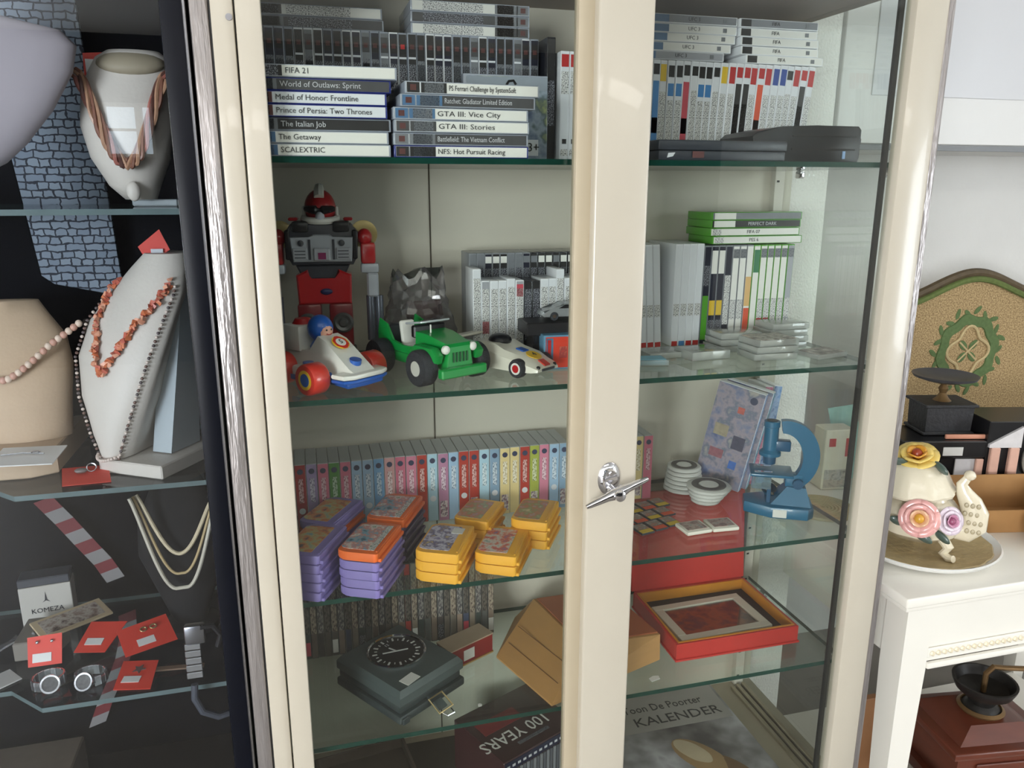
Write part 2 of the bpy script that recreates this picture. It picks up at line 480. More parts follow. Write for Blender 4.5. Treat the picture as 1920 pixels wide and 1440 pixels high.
# glass shelves with green cut edges
glass_top = GLASS('shelf_glass', (240, 245, 242), 0.05)
def EDGE():
    m = M('green_glass_edge', (14, 56, 47), 0.12, var=0.35, scale=14, stretch=(1, 1, 0.1))
    return m
edge_m = EDGE()
def glass_shelf(name, label, outline, ztop, th, mats):
    g = G(); g.prism(outline, th)
    me = g.mesh(name, 20)
    for f in me.polygons: f.material_index = 0 if abs(f.normal.z) > 0.7 else 1
    o = O(name, me, mats); o.location = (0, 0, ztop - th)
    return tag(o, label, 'shelf', 'glass shelves of the cream cabinet')
RECT = [(-0.066, 1.160), (0.992, 1.160), (0.992, 1.512), (-0.066, 1.512)]
for zz, lb in ((S1, 'topmost glass shelf of the cream cabinet, carrying stacked dark game cases'),
               (S2, 'glass shelf of the cream cabinet carrying the robot and toy cars'),
               (S3, 'glass shelf of the cream cabinet carrying cartridges and the blue microscope'),
               (S4, 'lowest glass shelf of the cream cabinet, under the red picture box')):
    glass_shelf('glass_shelf', lb, RECT, zz, 0.0085, [glass_top, edge_m])

# ================================================================== the black jewellery vitrine at the left
black_lac = M('black_lacquer', (12, 14, 22), 0.38, spec=0.16)
navy = M('navy_interior', (8, 9, 14), 0.75, var=0.2, scale=8, spec=0.08)
dark_brown = M('dark_brown_base', (40, 36, 34), 0.6, var=0.2, scale=8, spec=0.2)
vit = thing('jewellery_vitrine', 'black framed glass vitrine of necklaces and watches', 'vitrine', (-0.52, 1.33, 0.0))
def vp(name, g, mat):
    o = g.build(name, mat, vit); o.location = (0.52, -1.33, 0); return o
vp('frame_post', G().box(-0.152, -0.1225, 1.139, 1.175, 0.08, 2.05, 0.004, 2), black_lac)
vp('chrome_strip', G().box(-0.1245, -0.121, 1.1375, 1.150, 0.08, 2.05, 0.001, 1), steel)
vp('frame_post', G().box(-0.92, -0.88, 1.139, 1.175, 0.08, 2.05, 0.004, 2), black_lac)
vp('back_panel', G().box(-0.92, -0.125, 1.545, 1.565, 0.08, 2.05), navy)
vp('side_panel', G().box(-0.135, -0.124, 1.176, 1.545, 0.08, 2.05), navy)
vp('side_panel', G().box(-0.92, -0.905, 1.176, 1.545, 0.08, 2.05), navy)
vp('base', G().box(-0.905, -0.1355, 1.15, 1.5445, 0.08, 0.42, 0.003, 1), dark_brown)
vp('top_panel', G().box(-0.905, -0.1355, 1.15, 1.5445, 1.98, 2.05), black_lac)
vp('glass_pane', G().box(-0.8795, -0.1525, 1.146, 1.150, 0.42, 1.98), GLASS('vitrine_glass', (248, 250, 252), 0.045))
vp('step', G().box(-0.86, -0.47, 1.24, 1.50, 0.42, 0.50, 0.003, 1), M('taupe_felt', (112, 100, 86), 0.9, var=0.1, scale=60))
vglass = GLASS('vitrine_shelf_glass', (236, 242, 242), 0.05)
vedge = M('pale_glass_edge', (96, 112, 112), 0.15, var=0.3, scale=10)
for zz, y0, lb in ((1.519, 1.19, 'upper glass shelf of the black vitrine below the white necklace bust'),
                   (1.105, 1.232, 'middle glass shelf of the black vitrine under the coral necklace bust'),
                   (0.765, 1.205, 'lower glass shelf of the black vitrine with red tagged jewellery')):
    o = glass_shelf('vitrine_shelf', lb, [(-0.43, y0), (-0.137, y0), (-0.137, 1.542), (-0.88, 1.542), (-0.88, y0 + 0.06), (-0.49, y0 + 0.06)], zz, 0.008, [vglass, vedge])
    o['group'] = 'glass shelves of the black vitrine'
# ================================================================== game cases
clearp = M('case_pale_plastic', (150, 156, 168), 0.25, coat=0.3)
darkp = M('case_dark_plastic', (26, 28, 36), 0.25, coat=0.3)
bluep = M('case_blue_plastic', (34, 46, 120), 0.25, coat=0.3)
greenp = M('case_green_plastic', (78, 146, 46), 0.25, coat=0.3)
whitep = M('case_white_plastic', (222, 224, 228), 0.25, coat=0.3)
greyp = M('case_grey_plastic', (120, 124, 130), 0.3, coat=0.2)
paper_w = M('paper_white', (214, 213, 208), 0.45, var=0.03)
paper_w2 = M('paper_cool_white', (206, 209, 214), 0.45, var=0.03)
navy_ink = M('ink_navy', (24, 26, 44), 0.4, var=0.3, scale=70)
black_ink = M('ink_black', (30, 29, 30), 0.45, var=0.2, scale=60)
grey_ink = M('ink_grey', (110, 113, 118), 0.45, var=0.25, scale=60)
dgrey_ink = M('ink_dark_grey', (66, 66, 68), 0.45, var=0.25, scale=60)
blue_ink = M('ink_blue', (70, 104, 140), 0.45, var=0.25, scale=60)
red_ink = M('ink_red', (170, 36, 36), 0.45)
maroon_ink = M('ink_maroon', (86, 48, 46), 0.45, var=0.2)
let_w = M('lettering_pale', (190, 192, 196), 0.5)
let_b = M('lettering_dark', (52, 52, 56), 0.5)
scr_dark = SCRIPT('fine_print_on_dark', (34, 34, 44), (140, 142, 150))
scr_white = SCRIPT('fine_print_on_white', (206, 206, 204), (90, 88, 92))
scr_grey = SCRIPT('fine_print_on_grey', (112, 115, 120), (60, 62, 70))

def case(label, group, L, T, D, body, spine, loc, rot=(0, 0, 0), bands=(), text=None, tmat=None, tz=0.72, tsize=0.62, twidth=None, logo=None, name='game_case', cat='game case', flip=False):
    """A plastic game case. Upright: x thickness, y depth (spine at y=0 facing -y), z height. bands = (z0, z1, material) in fractions."""
    t = thing(name, label, cat, loc, rot, group)
    O('shell', boxmesh(T, D, L, 0.0012, 2), body, t)
    if spine is not None:
        O('spine_card', boxmesh(T * 0.82, 0.0012, L * 0.972, 0.0), spine, t, (0, -0.0006, L * 0.014))
    for z0, z1, mm in bands:
        O('spine_band', boxmesh(T * 0.80, 0.0010, L * (z1 - z0), 0.0), mm, t, (0, -0.0010, L * z0))
    if logo is not None:
        O('logo', boxmesh(T * 0.46, 0.0010, T * 0.5, 0.0), logo[1], t, (0, -0.0014, L * logo[0]))
    if text:
        up = (1, 0, 0) if not flip else (-1, 0, 0)
        dr = (0, 0, -1) if not flip else (0, 0, 1)
        lettering(text, T * tsize, tmat or let_b, t, axes((0, -0.00125, L * tz), dr, up), width=twidth)
    return t

CL, CT, CD = 0.200, 0.0148, 0.143
# ---- upright back row of dark console cases, top shelf, left door
row = 'upright dark game cases at the back of the top shelf'
x = -0.034
for i in range(30):
    k = rnd.random()
    grey = k > 0.72
    sp = grey_ink if grey else (navy_ink if k > 0.3 else black_ink)
    bl = [(0.84, 0.955, black_ink if not grey else dgrey_ink), (0.80, 0.815, paper_w2), (0.20, 0.76, scr_grey if grey else scr_dark)]
    if rnd.random() < 0.25: bl[1] = (0.05, 0.79, scr_grey)
    case('%s case from the left in the upright dark row at the top shelf\'s back' % ORD[i], row, CL, CT - 0.0004, CD,
         clearp if rnd.random() < 0.75 else whitep, sp, (x + CT / 2, 1.362 + rnd.uniform(-0.002, 0.002), S1 + 0.0002), bands=bl,
         logo=(0.875, maroon_ink if rnd.random() < 0.8 else red_ink))
    x += CT
# one taller-looking black case ends the row
case('black game case with white title closing the dark upright row', row, CL, CT, CD, darkp, black_ink, (x + 0.0142, 1.335, S1 + 0.0002),
     bands=[(0.30, 0.66, scr_dark)])
xe = x
# ---- flat stack, front left
gname = 'flat game cases in the front left stack on the top shelf'
TT = 0.0173
stackA = [('SCALEXTRIC', paper_w, blue_ink, None), ('The Getaway', paper_w, blue_ink, None), ('The Italian Job', black_ink, grey_ink, let_w),
          ('Prince of Persia: Two Thrones', paper_w2, maroon_ink, None), ('Medal of Honor: Frontline', paper_w2, maroon_ink, None),
          ('World of Outlaws: Sprint', dgrey_ink, grey_ink, let_w), ('FIFA 21', paper_w, black_ink, None)]
txtA = ['lowest', 'second lowest', 'third lowest', 'middle', 'third highest', 'second highest', 'topmost']
offA = [0.000, -0.002, 0.002, -0.003, -0.003, 0.004, 0.012]
colA = ['white', 'white', 'black', 'white', 'white', 'dark grey', 'white']
for i, (tx, sp, bd, tm) in enumerate(stackA):
    case('%s %s case, lying in the front left stack of the top shelf' % (txtA[i], colA[i]), gname, CL, TT - 0.0004, CD,
         bluep if i in (3, 4, 5) else clearp, sp, (0.134 + offA[i], 1.172 + 0.003 * (i % 3), S1 + 0.0002 + TT * (i + 0.5)), (0, R_(-90), R_(0.0 if i < 6 else -2.0)),
         bands=[(0.775, 0.985, bd), (0.80, 0.96, scr_dark if bd in (black_ink, maroon_ink) else scr_grey)], text=tx, tmat=tm or let_b, tz=0.755, tsize=0.62)
# ---- flat stack, front right of it
gname = 'flat game cases in the shorter stack on the top shelf'
stackB = [('NFS: Hot Pursuit Racing', paper_w, black_ink, None), ('Battlefield: The Vietnam Conflict', dgrey_ink, grey_ink, let_w),
          ('GTA III: Stories', paper_w, dgrey_ink, None), ('GTA III: Vice City', paper_w, blue_ink, None),
          ('Ratchet: Gladiator Limited Edition', dgrey_ink, blue_ink, let_w), ('PS Ferrari Challenge by SystemSoft', paper_w, black_ink, None)]
txtB = ['lowest', 'second lowest', 'third lowest', 'third highest', 'second highest', 'topmost']
colB = ['white', 'dark grey', 'white', 'white', 'dark grey', 'white']
offB = [0.0, 0.0, 0.001, 0.0, 0.010, 0.017]
for i, (tx, sp, bd, tm) in enumerate(stackB):
    case('%s %s case, lying in the six-high stack beside the portrait cover' % (txtB[i], colB[i]), gname, CL, TT - 0.0004, CD,
         bluep if i == 0 else clearp, sp, (0.3385 + offB[i], 1.172 + 0.003 * (i % 2), S1 + 0.0002 + TT * (i + 0.5)), (0, R_(-90), R_(0.5 * i)),
         bands=[(0.70, 0.985, bd), (0.72, 0.86, scr_grey), (0.885, 0.895, paper_w2)], text=tx, tmat=tm or let_b, tz=0.685, tsize=0.6,
         logo=(0.92, maroon_ink), twidth=min(0.10, 0.0052 * len(tx)))
# ---- case turned to the front behind that stack
ct = thing('game_case', 'game case with pale blue football cover facing out beside flat stack', 'game case', (0.343, 1.322, S1 + 0.0002), (0, 0, 0))
CH_ = 0.137
O('shell', boxmesh(0.143, 0.0148, CH_, 0.0012, 2), clearp, ct)
O('cover', boxmesh(0.137, 0.001, CH_ - 0.006, 0.0), PRINT('football_cover', [(70, 84, 120), (120, 132, 150), (150, 162, 175), (96, 110, 112), (160, 170, 120), (200, 205, 212)], 24, seed=3), ct, (0.002, -0.0006, 0.003))
O('cover_band', boxmesh(0.137, 0.001, 0.020, 0.0), M('cover_band_grey', (140, 148, 158), 0.4), ct, (0.002, -0.0010, CH_ - 0.0235))
G().tube([(0.0, -0.001, CH_ - 0.016), (0.004, -0.001, CH_ - 0.010), (0.012, -0.001, CH_ - 0.009), (0.016, -0.001, CH_ - 0.015)], 0.0022, 6).build('cover_emblem', black_ink, ct)
O('rating_box', boxmesh(0.021, 0.001, 0.026, 0.0), paper_w2, ct, (0.045, -0.0010, 0.010))
lettering('3+', 0.020, M('ink_jet', (20, 20, 20), 0.5), ct, axes((0.036, -0.0018, 0.023), (1, 0, 0), (0, 0, 1)))
G().ball((0.018, -0.0012, 0.085), 0.012, (1, 0.06, 1), 12, 8).build('cover_figure', M('cover_white', (196, 202, 212), 0.4), ct)
G().prism([(0.004, 0.03), (0.030, 0.035), (0.034, 0.066), (0.020, 0.078), (0.006, 0.068)], 0.0006, 'y', (0, -0.0014, 0)).build('cover_shirt', PRINT('shirt_print', [(60, 70, 110), (150, 160, 180), (220, 224, 230)], 90, seed=5), ct)
# ---- flat stacks lying on top of the upright row
gname = 'flat game cases lying on the dark upright row'
ztop = S1 + CL + 0.0004
lay = [(0.152, 0, dgrey_ink, grey_ink, let_w, 'Sega Rally Collection', 'lower dark case of the left pair lying on the dark upright row'),
       (0.150, 1, paper_w, black_ink, let_b, 'Colin McRae Rally 3', 'upper white case of the left pair lying on the dark upright row')]
for xr, lv, sp, bd, tm, tx, lb in lay:
    case(lb, gname, CL, TT - 0.0004, CD, clearp, sp, (xr, 1.368, ztop + TT * (lv + 0.5)), (0, R_(-90), 0),
         bands=[(0.775, 0.985, bd), (0.80, 0.96, scr_dark), (0.25, 0.74, scr_dark if tm is let_w else scr_white)])
lay = [(0, paper_w, dgrey_ink, let_b, 'Platinum', 'lowest white case of the right pile lying on the dark upright row'),
       (1, dgrey_ink, grey_ink, let_w, 'Kingdom Hearts', 'middle dark case of the right pile lying on the dark upright row'),
       (2, paper_w, grey_ink, let_b, 'Pro Evolution Soccer', 'topmost white case of the right pile lying on the dark upright row')]
for lv, sp, bd, tm, tx, lb in lay:
    case(lb, gname, CL, TT - 0.0004, CD, clearp, sp, (0.1955, 1.368, ztop + TT * (lv + 0.5)), (0, R_(90), 0),
         bands=[(0.70, 0.985, bd), (0.72, 0.86, scr_dark), (0.885, 0.897, paper_w2), (0.10, 0.60, scr_dark if tm is let_w else scr_white)], logo=(0.92, maroon_ink))
# ---- white cases with red heads next to the row
XL = xe + 0.027
for i in range(4):
    sp = [paper_w2, paper_w2, M('ink_purple', (58, 48, 84), 0.4, var=0.3), paper_w2][i]
    case(['first white case with red head right of the dark upright row', 'second white case with red head right of the dark upright row',
          'dark purple case beside the two white cases with red heads', 'white case beside the dark purple one, half behind the middle stile'][i],
         'white cases with red heads on the top shelf', 0.178, 0.0158, 0.135, whitep if i != 2 else darkp, sp, (XL + 0.0082 + 0.0162 * i, 1.325, S1 + 0.0002),
         bands=[(0.86, 0.97, red_ink), (0.06, 0.12, scr_white), (0.62, 0.82, scr_white)] if i != 2 else [(0.55, 0.9, scr_dark)], logo=(0.17, black_ink))
# ---- leaning row of white cases, top shelf, right door
gname = 'leaning white game cases on the top shelf'
ypal = M('ink_yellow', (206, 172, 46), 0.45)
bluei = M('ink_cobalt', (38, 66, 140), 0.45, var=0.2)
sky = M('ink_sky', (60, 120, 176), 0.45, var=0.15)
rosei = M('ink_rose', (186, 70, 84), 0.45, var=0.15)
orange_i = M('ink_orange', (200, 74, 40), 0.45, var=0.2)
n = 24
x = 0.600
spec = {2: ('full', sky), 6: ('full', rosei), 3: ('head', ypal), 4: ('mid', sky), 5: ('mid', sky), 8: ('mid', sky), 9: ('mid', sky), 11: ('head', ypal),
        12: ('head', red_ink), 13: ('full', black_ink), 14: ('full', black_ink), 15: ('head', red_ink), 16: ('full', orange_i), 17: ('head', red_ink), 18: ('head', bluei),
        19: ('head', bluei), 21: ('head', red_ink), 22: ('full', black_ink), 23: ('head', red_ink)}
for i in range(n):
    tilt = 5.5 * i / n
    bl = [(0.10, 0.72, scr_white), (0.86, 0.95, black_ink)]
    k = spec.get(i)
    if k:
        if k[0] == 'full': bl = [(0.04, 0.80, k[1]), (0.86, 0.96, red_ink if i > 9 else black_ink), (0.2, 0.6, scr_dark) if k[1] is black_ink else (0.30, 0.45, k[1])]
        if k[0] == 'head': bl = [(0.10, 0.70, scr_white), (0.80, 0.96, k[1])]
        if k[0] == 'mid': bl = [(0.10, 0.62, scr_white), (0.66, 0.78, k[1]), (0.84, 0.95, black_ink)]
    case('%s case from the left in the leaning white row on the top shelf' % ORD[i], gname, 0.180, 0.0142, 0.125, whitep, paper_w2,
         (x + 0.0071, 1.385 + rnd.uniform(-0.002, 0.002), S1 + 0.0008), (0, R_(tilt), 0), bands=bl)
    x += 0.0146 / math.cos(R_(tilt)) if i else 0.0146
# ---- two flat piles on that row
gname = 'flat white cases on the leaning white row'
zt = S1 + 0.1822
for i, (sx_, sp) in enumerate(((0.775, M('paper_grey', (150, 152, 158), 0.45)), (0.790, paper_w), (0.796, paper_w), (0.800, paper_w), (0.798, M('paper_grey2', (120, 122, 128), 0.45)))):
    case('%s case of the left flat pile on the leaning white row' % ('lowest grey', 'second lowest white', 'third lowest white', 'second highest white', 'topmost grey')[i], gname,
         0.18, 0.0150, 0.125, whitep, sp, (sx_, 1.392 + 0.003 * (i % 2), zt + 0.0154 * (i + 0.5)), (0, R_(-90), 0), bands=[(0.76, 0.98, blue_ink)], text='UFC 3', tmat=let_b, tz=0.55, tsize=0.6, logo=(0.12, grey_ink))
for i, (sx_, sp) in enumerate(((0.985, paper_w), (0.975, paper_w), (0.972, paper_w), (0.970, paper_w), (0.968, M('paper_grey2', (120, 122, 128), 0.45)))):
    case('%s case of the right flat pile on the leaning white row' % ('lowest white', 'second lowest white', 'third lowest white', 'second highest white', 'topmost grey')[i], gname,
         0.165, 0.0150, 0.125, whitep, sp, (sx_, 1.392 + 0.003 * (i % 2), zt + 0.0154 * (i + 0.5)), (0, R_(-90), 0), bands=[(0.86, 0.98, black_ink)], text='FIFA', tmat=let_b, tz=0.60, tsize=0.6, logo=(0.12, grey_ink))
# ---- dark flat case and black console in front
t = thing('console_box', 'flat dark grey console case lying left of the black console', 'console', (0.660, 1.213, S1 + 0.0002), (0, 0, 0))
cons = M('console_black', (30, 32, 36), 0.35, var=0.15, scale=40)
consd = M('console_dark', (44, 48, 56), 0.4, var=0.15, scale=40)
G().box(-0.112, 0.112, -0.045, 0.026, 0, 0.015, 0.002, 2).build('lower_shell', consd, t)
G().box(-0.114, 0.114, -0.047, 0.028, 0.0152, 0.031, 0.003, 2).build('upper_shell', consd, t)
O('red_badge', boxmesh(0.02, 0.001, 0.010, 0), maroon_ink, t, (-0.045, -0.0475, 0.004))
G().prism([(-0.006, -0.004), (0.004, -0.002), (0.008, 0.004), (-0.004, 0.003)], 0.0008, 'y', (-0.092, -0.0460, 0.008)).build('emblem', let_w, t)
t = thing('game_console', 'black game console with domed top and side plug, right end of top shelf', 'console', (0.856, 1.305, S1 + 0.0002), (0, 0, R_(1)))
sec = [(-0.092, 0), (0.118, 0), (0.122, 0.01), (0.122, 0.058), (0.116, 0.064), (0.03, 0.064), (-0.04, 0.061), (-0.088, 0.052), (-0.098, 0.044)]
sec = [(a, b) for a, b in sec]
G().prism(sec, 0.11, 'y', (0, -0.055, 0), None, 0.003, 2).build('shell', cons, t)
G().box(-0.02, 0.11, -0.0565, -0.0545, 0.022, 0.025).build('front_seam', black_ink, t)
G().box(-0.02, 0.11, -0.0565, -0.0545, 0.045, 0.047).build('front_seam', black_ink, t)
G().box(0.122, 0.131, -0.045, -0.025, 0.034, 0.044, 0.001, 1).build('plug', cons, t)
G().box(0.085, 0.090, -0.0570, -0.0545, 0.008, 0.021).build('power_light', M('pale_blue_led', (150, 180, 220), 0.3), t)

# ================================================================== shelf two: cases
gname = 'grey cases upright behind the toy cars'
x = 0.300
for i in range(14):
    case('%s case from the left in the grey rear row behind the toy cars' % ORD[i], gname, 0.188, 0.0143, 0.075, greyp if i < 8 else darkp, [grey_ink, grey_ink, navy_ink, black_ink, black_ink][i % 5] if i < 8 else black_ink,
         (x + 0.0073, 1.430, S2 + 0.0002), bands=[(0.90, 0.965, paper_w if i in (2, 3, 4, 9, 10, 12, 13) else grey_ink), (0.3, 0.85, scr_dark if i != 5 else scr_grey)])
    x += 0.0147
gname = 'slim white cases upright before the grey row'
x = 0.290
wh = [0.167, 0.146, 0.146, 0.146, 0.149, 0.146, 0.144, 0.144, 0.147, 0.147, 0.163, 0.147, 0.148]
for i, hh in enumerate(wh):
    dark = i in (6, 7)
    case('%s slim case from the left in front of the grey rear row' % ORD[i], gname, hh, 0.0150, 0.062, whitep if not dark else darkp,
         black_ink if dark else (paper_w2 if i not in (1, 5) else M('paper_grey', (150, 152, 158), 0.45)), (x + 0.0077, 1.352 + rnd.uniform(-0.003, 0.003), S2 + 0.0002),
         bands=[(0.25, 0.9, scr_dark if dark else scr_white)] + ([(0.80, 0.95, rosei)] if i == 5 else []) + ([(0.35, 0.5, rosei)] if i == 1 else []))
    x += 0.0155
# white leaning cases, right door
gname = 'white game cases upright on the second shelf'
x = 0.600
for i in range(9):
    tilt = -3.5 if i < 5 else 0.5
    if i == 5: x += 0.020
    case('%s white case from the middle stile on the robot\'s shelf' % ORD[i], gname, 0.200, 0.0148, 0.125, whitep, paper_w2, (x + 0.008, 1.392, S2 + 0.0012), (0, R_(tilt), 0),
         bands=[(0.30, 0.42, scr_white), (0.002, 0.05, [black_ink, red_ink, red_ink, red_ink, red_ink, red_ink, sky, red_ink, red_ink][i])])
    x += 0.0153
gname = 'green edged game cases upright on the second shelf'
x += 0.002
cols = [navy_ink, navy_ink, navy_ink, navy_ink, paper_w, paper_w, paper_w, paper_w, paper_w, paper_w, paper_w, paper_w, M('paper_grey', (150, 152, 158), 0.45)]
for i in range(13):
    bl = []
    if i in (1, 2): bl = [(0.72, 0.95, paper_w), (0.3, 0.45, ypal), (0.1, 0.25, scr_dark)]
    elif i == 0: bl = [(0.05, 0.5, greenp), (0.6, 0.8, scr_dark)]
    elif i == 3: bl = [(0.2, 0.7, scr_white)]
    elif i == 6: bl = [(0.10, 0.36, orange_i), (0.38, 0.68, M('ink_tan', (204, 164, 104), 0.45))]
    elif i == 7: bl = [(0.72, 0.95, M('ink_green', (40, 110, 70), 0.45))]
    else: bl = [(0.25, 0.45, scr_white), (0.87, 0.96, scr_grey)]
    if i in (8, 9): bl += [(0.22, 0.25, red_ink)]
    if i == 11: bl += [(0.08, 0.2, maroon_ink)]
    case('%s case from the left in the upright row under the green stack' % ORD[i], gname, 0.196, 0.0150, 0.125, greenp if i > 6 else greyp, cols[i], (x + 0.0077, 1.395, S2 + 0.0006), (0, R_(0.6), 0), bands=bl)
    x += 0.0154
gname = 'flat green edged cases on the upright row'
zt = S2 + 0.1985
for i, (sp, tm, tx, lb) in enumerate(((paper_w, let_b, 'PES 6', 'lowest white case of the green stack above the upright row'), (paper_w, let_b, 'FIFA 07', 'second lowest white case of the green stack above the upright row'),
                                      (black_ink, let_w, 'PERFECT DARK', 'black case with pale lettering in the green stack above the upright row'), (grey_ink, let_w, None, 'topmost grey case of the green stack above the upright row'))):
    case(lb, gname, 0.2, 0.0150, 0.10, greenp, sp, (0.978 - 0.004 * (i % 2), 1.398 + 0.004 * (i % 3), zt + 0.0154 * (i + 0.5)), (0, R_(-90), R_(0.0)), bands=[(0.74, 0.97, paper_w)] if i > 1 else [(0.88, 0.97, scr_white)], text=tx, tmat=tm, tz=0.60, tsize=0.62)
# ---- clear cartridge boxes lying about
clear = GLASS('clear_plastic', (226, 230, 228), 0.06, body=0.30)
cardp = PRINT('cartridge_insert', [(176, 170, 158), (206, 202, 192), (120, 110, 100), (190, 186, 178)], 60, seed=2)
photo = PRINT('photo_insert', [(40, 32, 30), (120, 104, 92), (196, 188, 178), (90, 70, 60)], 70, seed=9)
def clear_box(label, loc, rz, sx, sy, sz, ins, group='clear cartridge boxes on the second shelf', lid=None):
    t = thing('cartridge_box', label, 'cartridge box', loc, (0, 0, R_(rz)), group)
    G().box(-sx / 2, sx / 2, -sy / 2, sy / 2, 0, sz, 0.0015, 2).build('clear_shell', clear, t)
    G().box(-sx * 0.44, sx * 0.44, -sy * 0.42, sy * 0.42, 0.0015, sz - 0.0012).build('insert', ins, t)
    if lid: G().box(-sx / 2 + 0.004, sx / 2 - 0.004, -sy / 2 + 0.004, sy / 2 - 0.004, sz, sz + 0.0008).build('label', lid, t)
    return t
z0 = S2 + 0.0004
clear_box('flat pale blue box by the middle stile on the robot\'s shelf', (0.592, 1.262, z0), -8, 0.060, 0.042, 0.010, M('pale_blue_card', (120, 176, 196), 0.5), lid=M('pale_blue_card', (120, 176, 196), 0.5))
clear_box('low clear box behind the flat pale blue box', (0.640, 1.318, z0), 5, 0.075, 0.055, 0.011, cardp)
clear_box('clear box between the pale blue box and the clear piles', (0.712, 1.292, z0), 6, 0.082, 0.062, 0.016, cardp)
nm = ['lowest', 'second', 'third', 'fourth', 'topmost']
for i in range(3): clear_box('%s clear box of the rear left pile under the upright cases' % ['lowest', 'middle', 'topmost'][i], (0.802 + 0.002 * i, 1.345 - 0.002 * i, z0 + 0.0125 * i), 4 - 3 * i, 0.086, 0.062, 0.012, cardp)
for i in range(3): clear_box('%s box of the front clear pile, %s' % (['lowest', 'middle', 'topmost'][i], ['pale insert', 'pale insert under the photo', 'dark photo on top'][i]), (0.830 + 0.002 * i, 1.262 + 0.002 * i, z0 + 0.0125 * i), -2 + 4 * i, 0.088, 0.064, 0.012, cardp if i < 2 else photo, lid=None if i < 2 else photo)
for i in range(4): clear_box('%s clear box of the rear right pile by the cabinet side' % ['lowest', 'second lowest', 'second highest', 'topmost'][i], (0.912 + 0.003 * (i % 2), 1.348, z0 + 0.0125 * i), 3 * (i % 2), 0.084, 0.062, 0.012, cardp)
clear_box('single flat box with dark photo nearest the cabinet\'s right side', (0.936, 1.246, z0), 12, 0.076, 0.056, 0.009, photo, lid=PRINT('photo_insert_b', [(214, 208, 200), (150, 140, 132), (60, 50, 46)], 60, seed=4))
# ================================================================== shelf two: toys
plas_red = M('toy_red', (178, 24, 30), 0.28, coat=0.4)
plas_red2 = M('toy_orange_red', (206, 52, 40), 0.3, coat=0.4)
plas_white = M('toy_white', (226, 224, 218), 0.3, coat=0.3)
plas_blue = M('toy_blue', (30, 88, 176), 0.3, coat=0.4)
plas_grey = M('toy_silver', (172, 176, 184), 0.35, 0.1, var=0.12, scale=70)
plas_dgrey = M('toy_dark_grey', (58, 60, 68), 0.35, var=0.1)
plas_black = M('toy_black', (20, 20, 24), 0.35)
plas_yellow = M('toy_yellow', (232, 186, 40), 0.35)
plas_green = M('toy_green', (14, 142, 62), 0.28, coat=0.4)
plas_gold = M('toy_gold', (196, 176, 120), 0.3, 0.4)
tyre = M('tyre_rubber', (40, 42, 48), 0.7, bump=0.3, bscale=300)
skin = M('toy_skin', (226, 168, 146), 0.45)

# ---- robot
rb = thing('toy_robot', 'red and silver toy robot with red helmet at the shelf\'s left end', 'toy robot', (0.038, 1.428, S2 + 0.0002), (0, 0, R_(-4)))
g = G().prism([(-0.050, 0.176), (0.052, 0.176), (0.060, 0.190), (0.062, 0.232), (0.050, 0.246), (-0.050, 0.246), (-0.060, 0.232), (-0.058, 0.190)], 0.05, 'y', (0, -0.03, 0), None, 0.004, 2)
g.build('torso', plas_dgrey, rb)
ch = G().prism([(-0.048, 0.182), (0.050, 0.182), (0.054, 0.225), (0.020, 0.222), (0.014, 0.228), (-0.014, 0.228), (-0.020, 0.222), (-0.053, 0.225)], 0.008, 'y', (0, -0.037, 0), None, 0.002, 1).build('chest_plate', plas_grey, rb)
G().box(-0.014, 0.014, -0.042, -0.036, 0.184, 0.206, 0.002, 1).build('chest_hatch', M('toy_silver_pale', (176, 178, 186), 0.3, 0.2), ch)
G().box(-0.006, 0.007, -0.0435, -0.0418, 0.187, 0.198).build('badge', M('toy_magenta', (130, 30, 84), 0.35), ch)
for sx_ in (-1, 1):
    G().box(sx_ * 0.036 - 0.012, sx_ * 0.036 + 0.012, -0.0395, -0.036, 0.186, 0.206, 0.001, 1).build('chest_vent_panel', M('toy_silver_pale', (176, 178, 186), 0.3, 0.2), ch)
    for q_ in range(3): G().box(sx_ * 0.036 - 0.009, sx_ * 0.036 + 0.009, -0.0402, -0.0392, 0.189 + 0.0055 * q_, 0.1905 + 0.0055 * q_).build('vent_slot', plas_dgrey, ch)
    G().box(sx_ * 0.056 - 0.004, sx_ * 0.056 + 0.004, -0.037, -0.010, 0.186, 0.236, 0.002, 1).build('side_trim', plas_black, rb)
    G().lathe([(0.0052, 0), (0.0052, 0.003), (0.003, 0.004)], 12, (sx_ * 0.034, -0.037, 0.214), (R_(90), 0, 0)).build('chest_boss', plas_dgrey, ch)
    G().box(sx_ * 0.020 - 0.002, sx_ * 0.020 + 0.002, -0.039, -0.036, 0.186, 0.220).build('chest_rib', plas_dgrey, ch)
    G().box(sx_ * 0.034 - 0.014, sx_ * 0.034 + 0.014, -0.036, 0.018, 0.232, 0.250, 0.004, 2).build('shoulder_cap', plas_black, rb)
    G().box(sx_ * 0.046 - 0.008, sx_ * 0.046 + 0.008, -0.02, 0.01, 0.2505, 0.256, 0.002, 1).build('shoulder_fin', plas_red, rb)
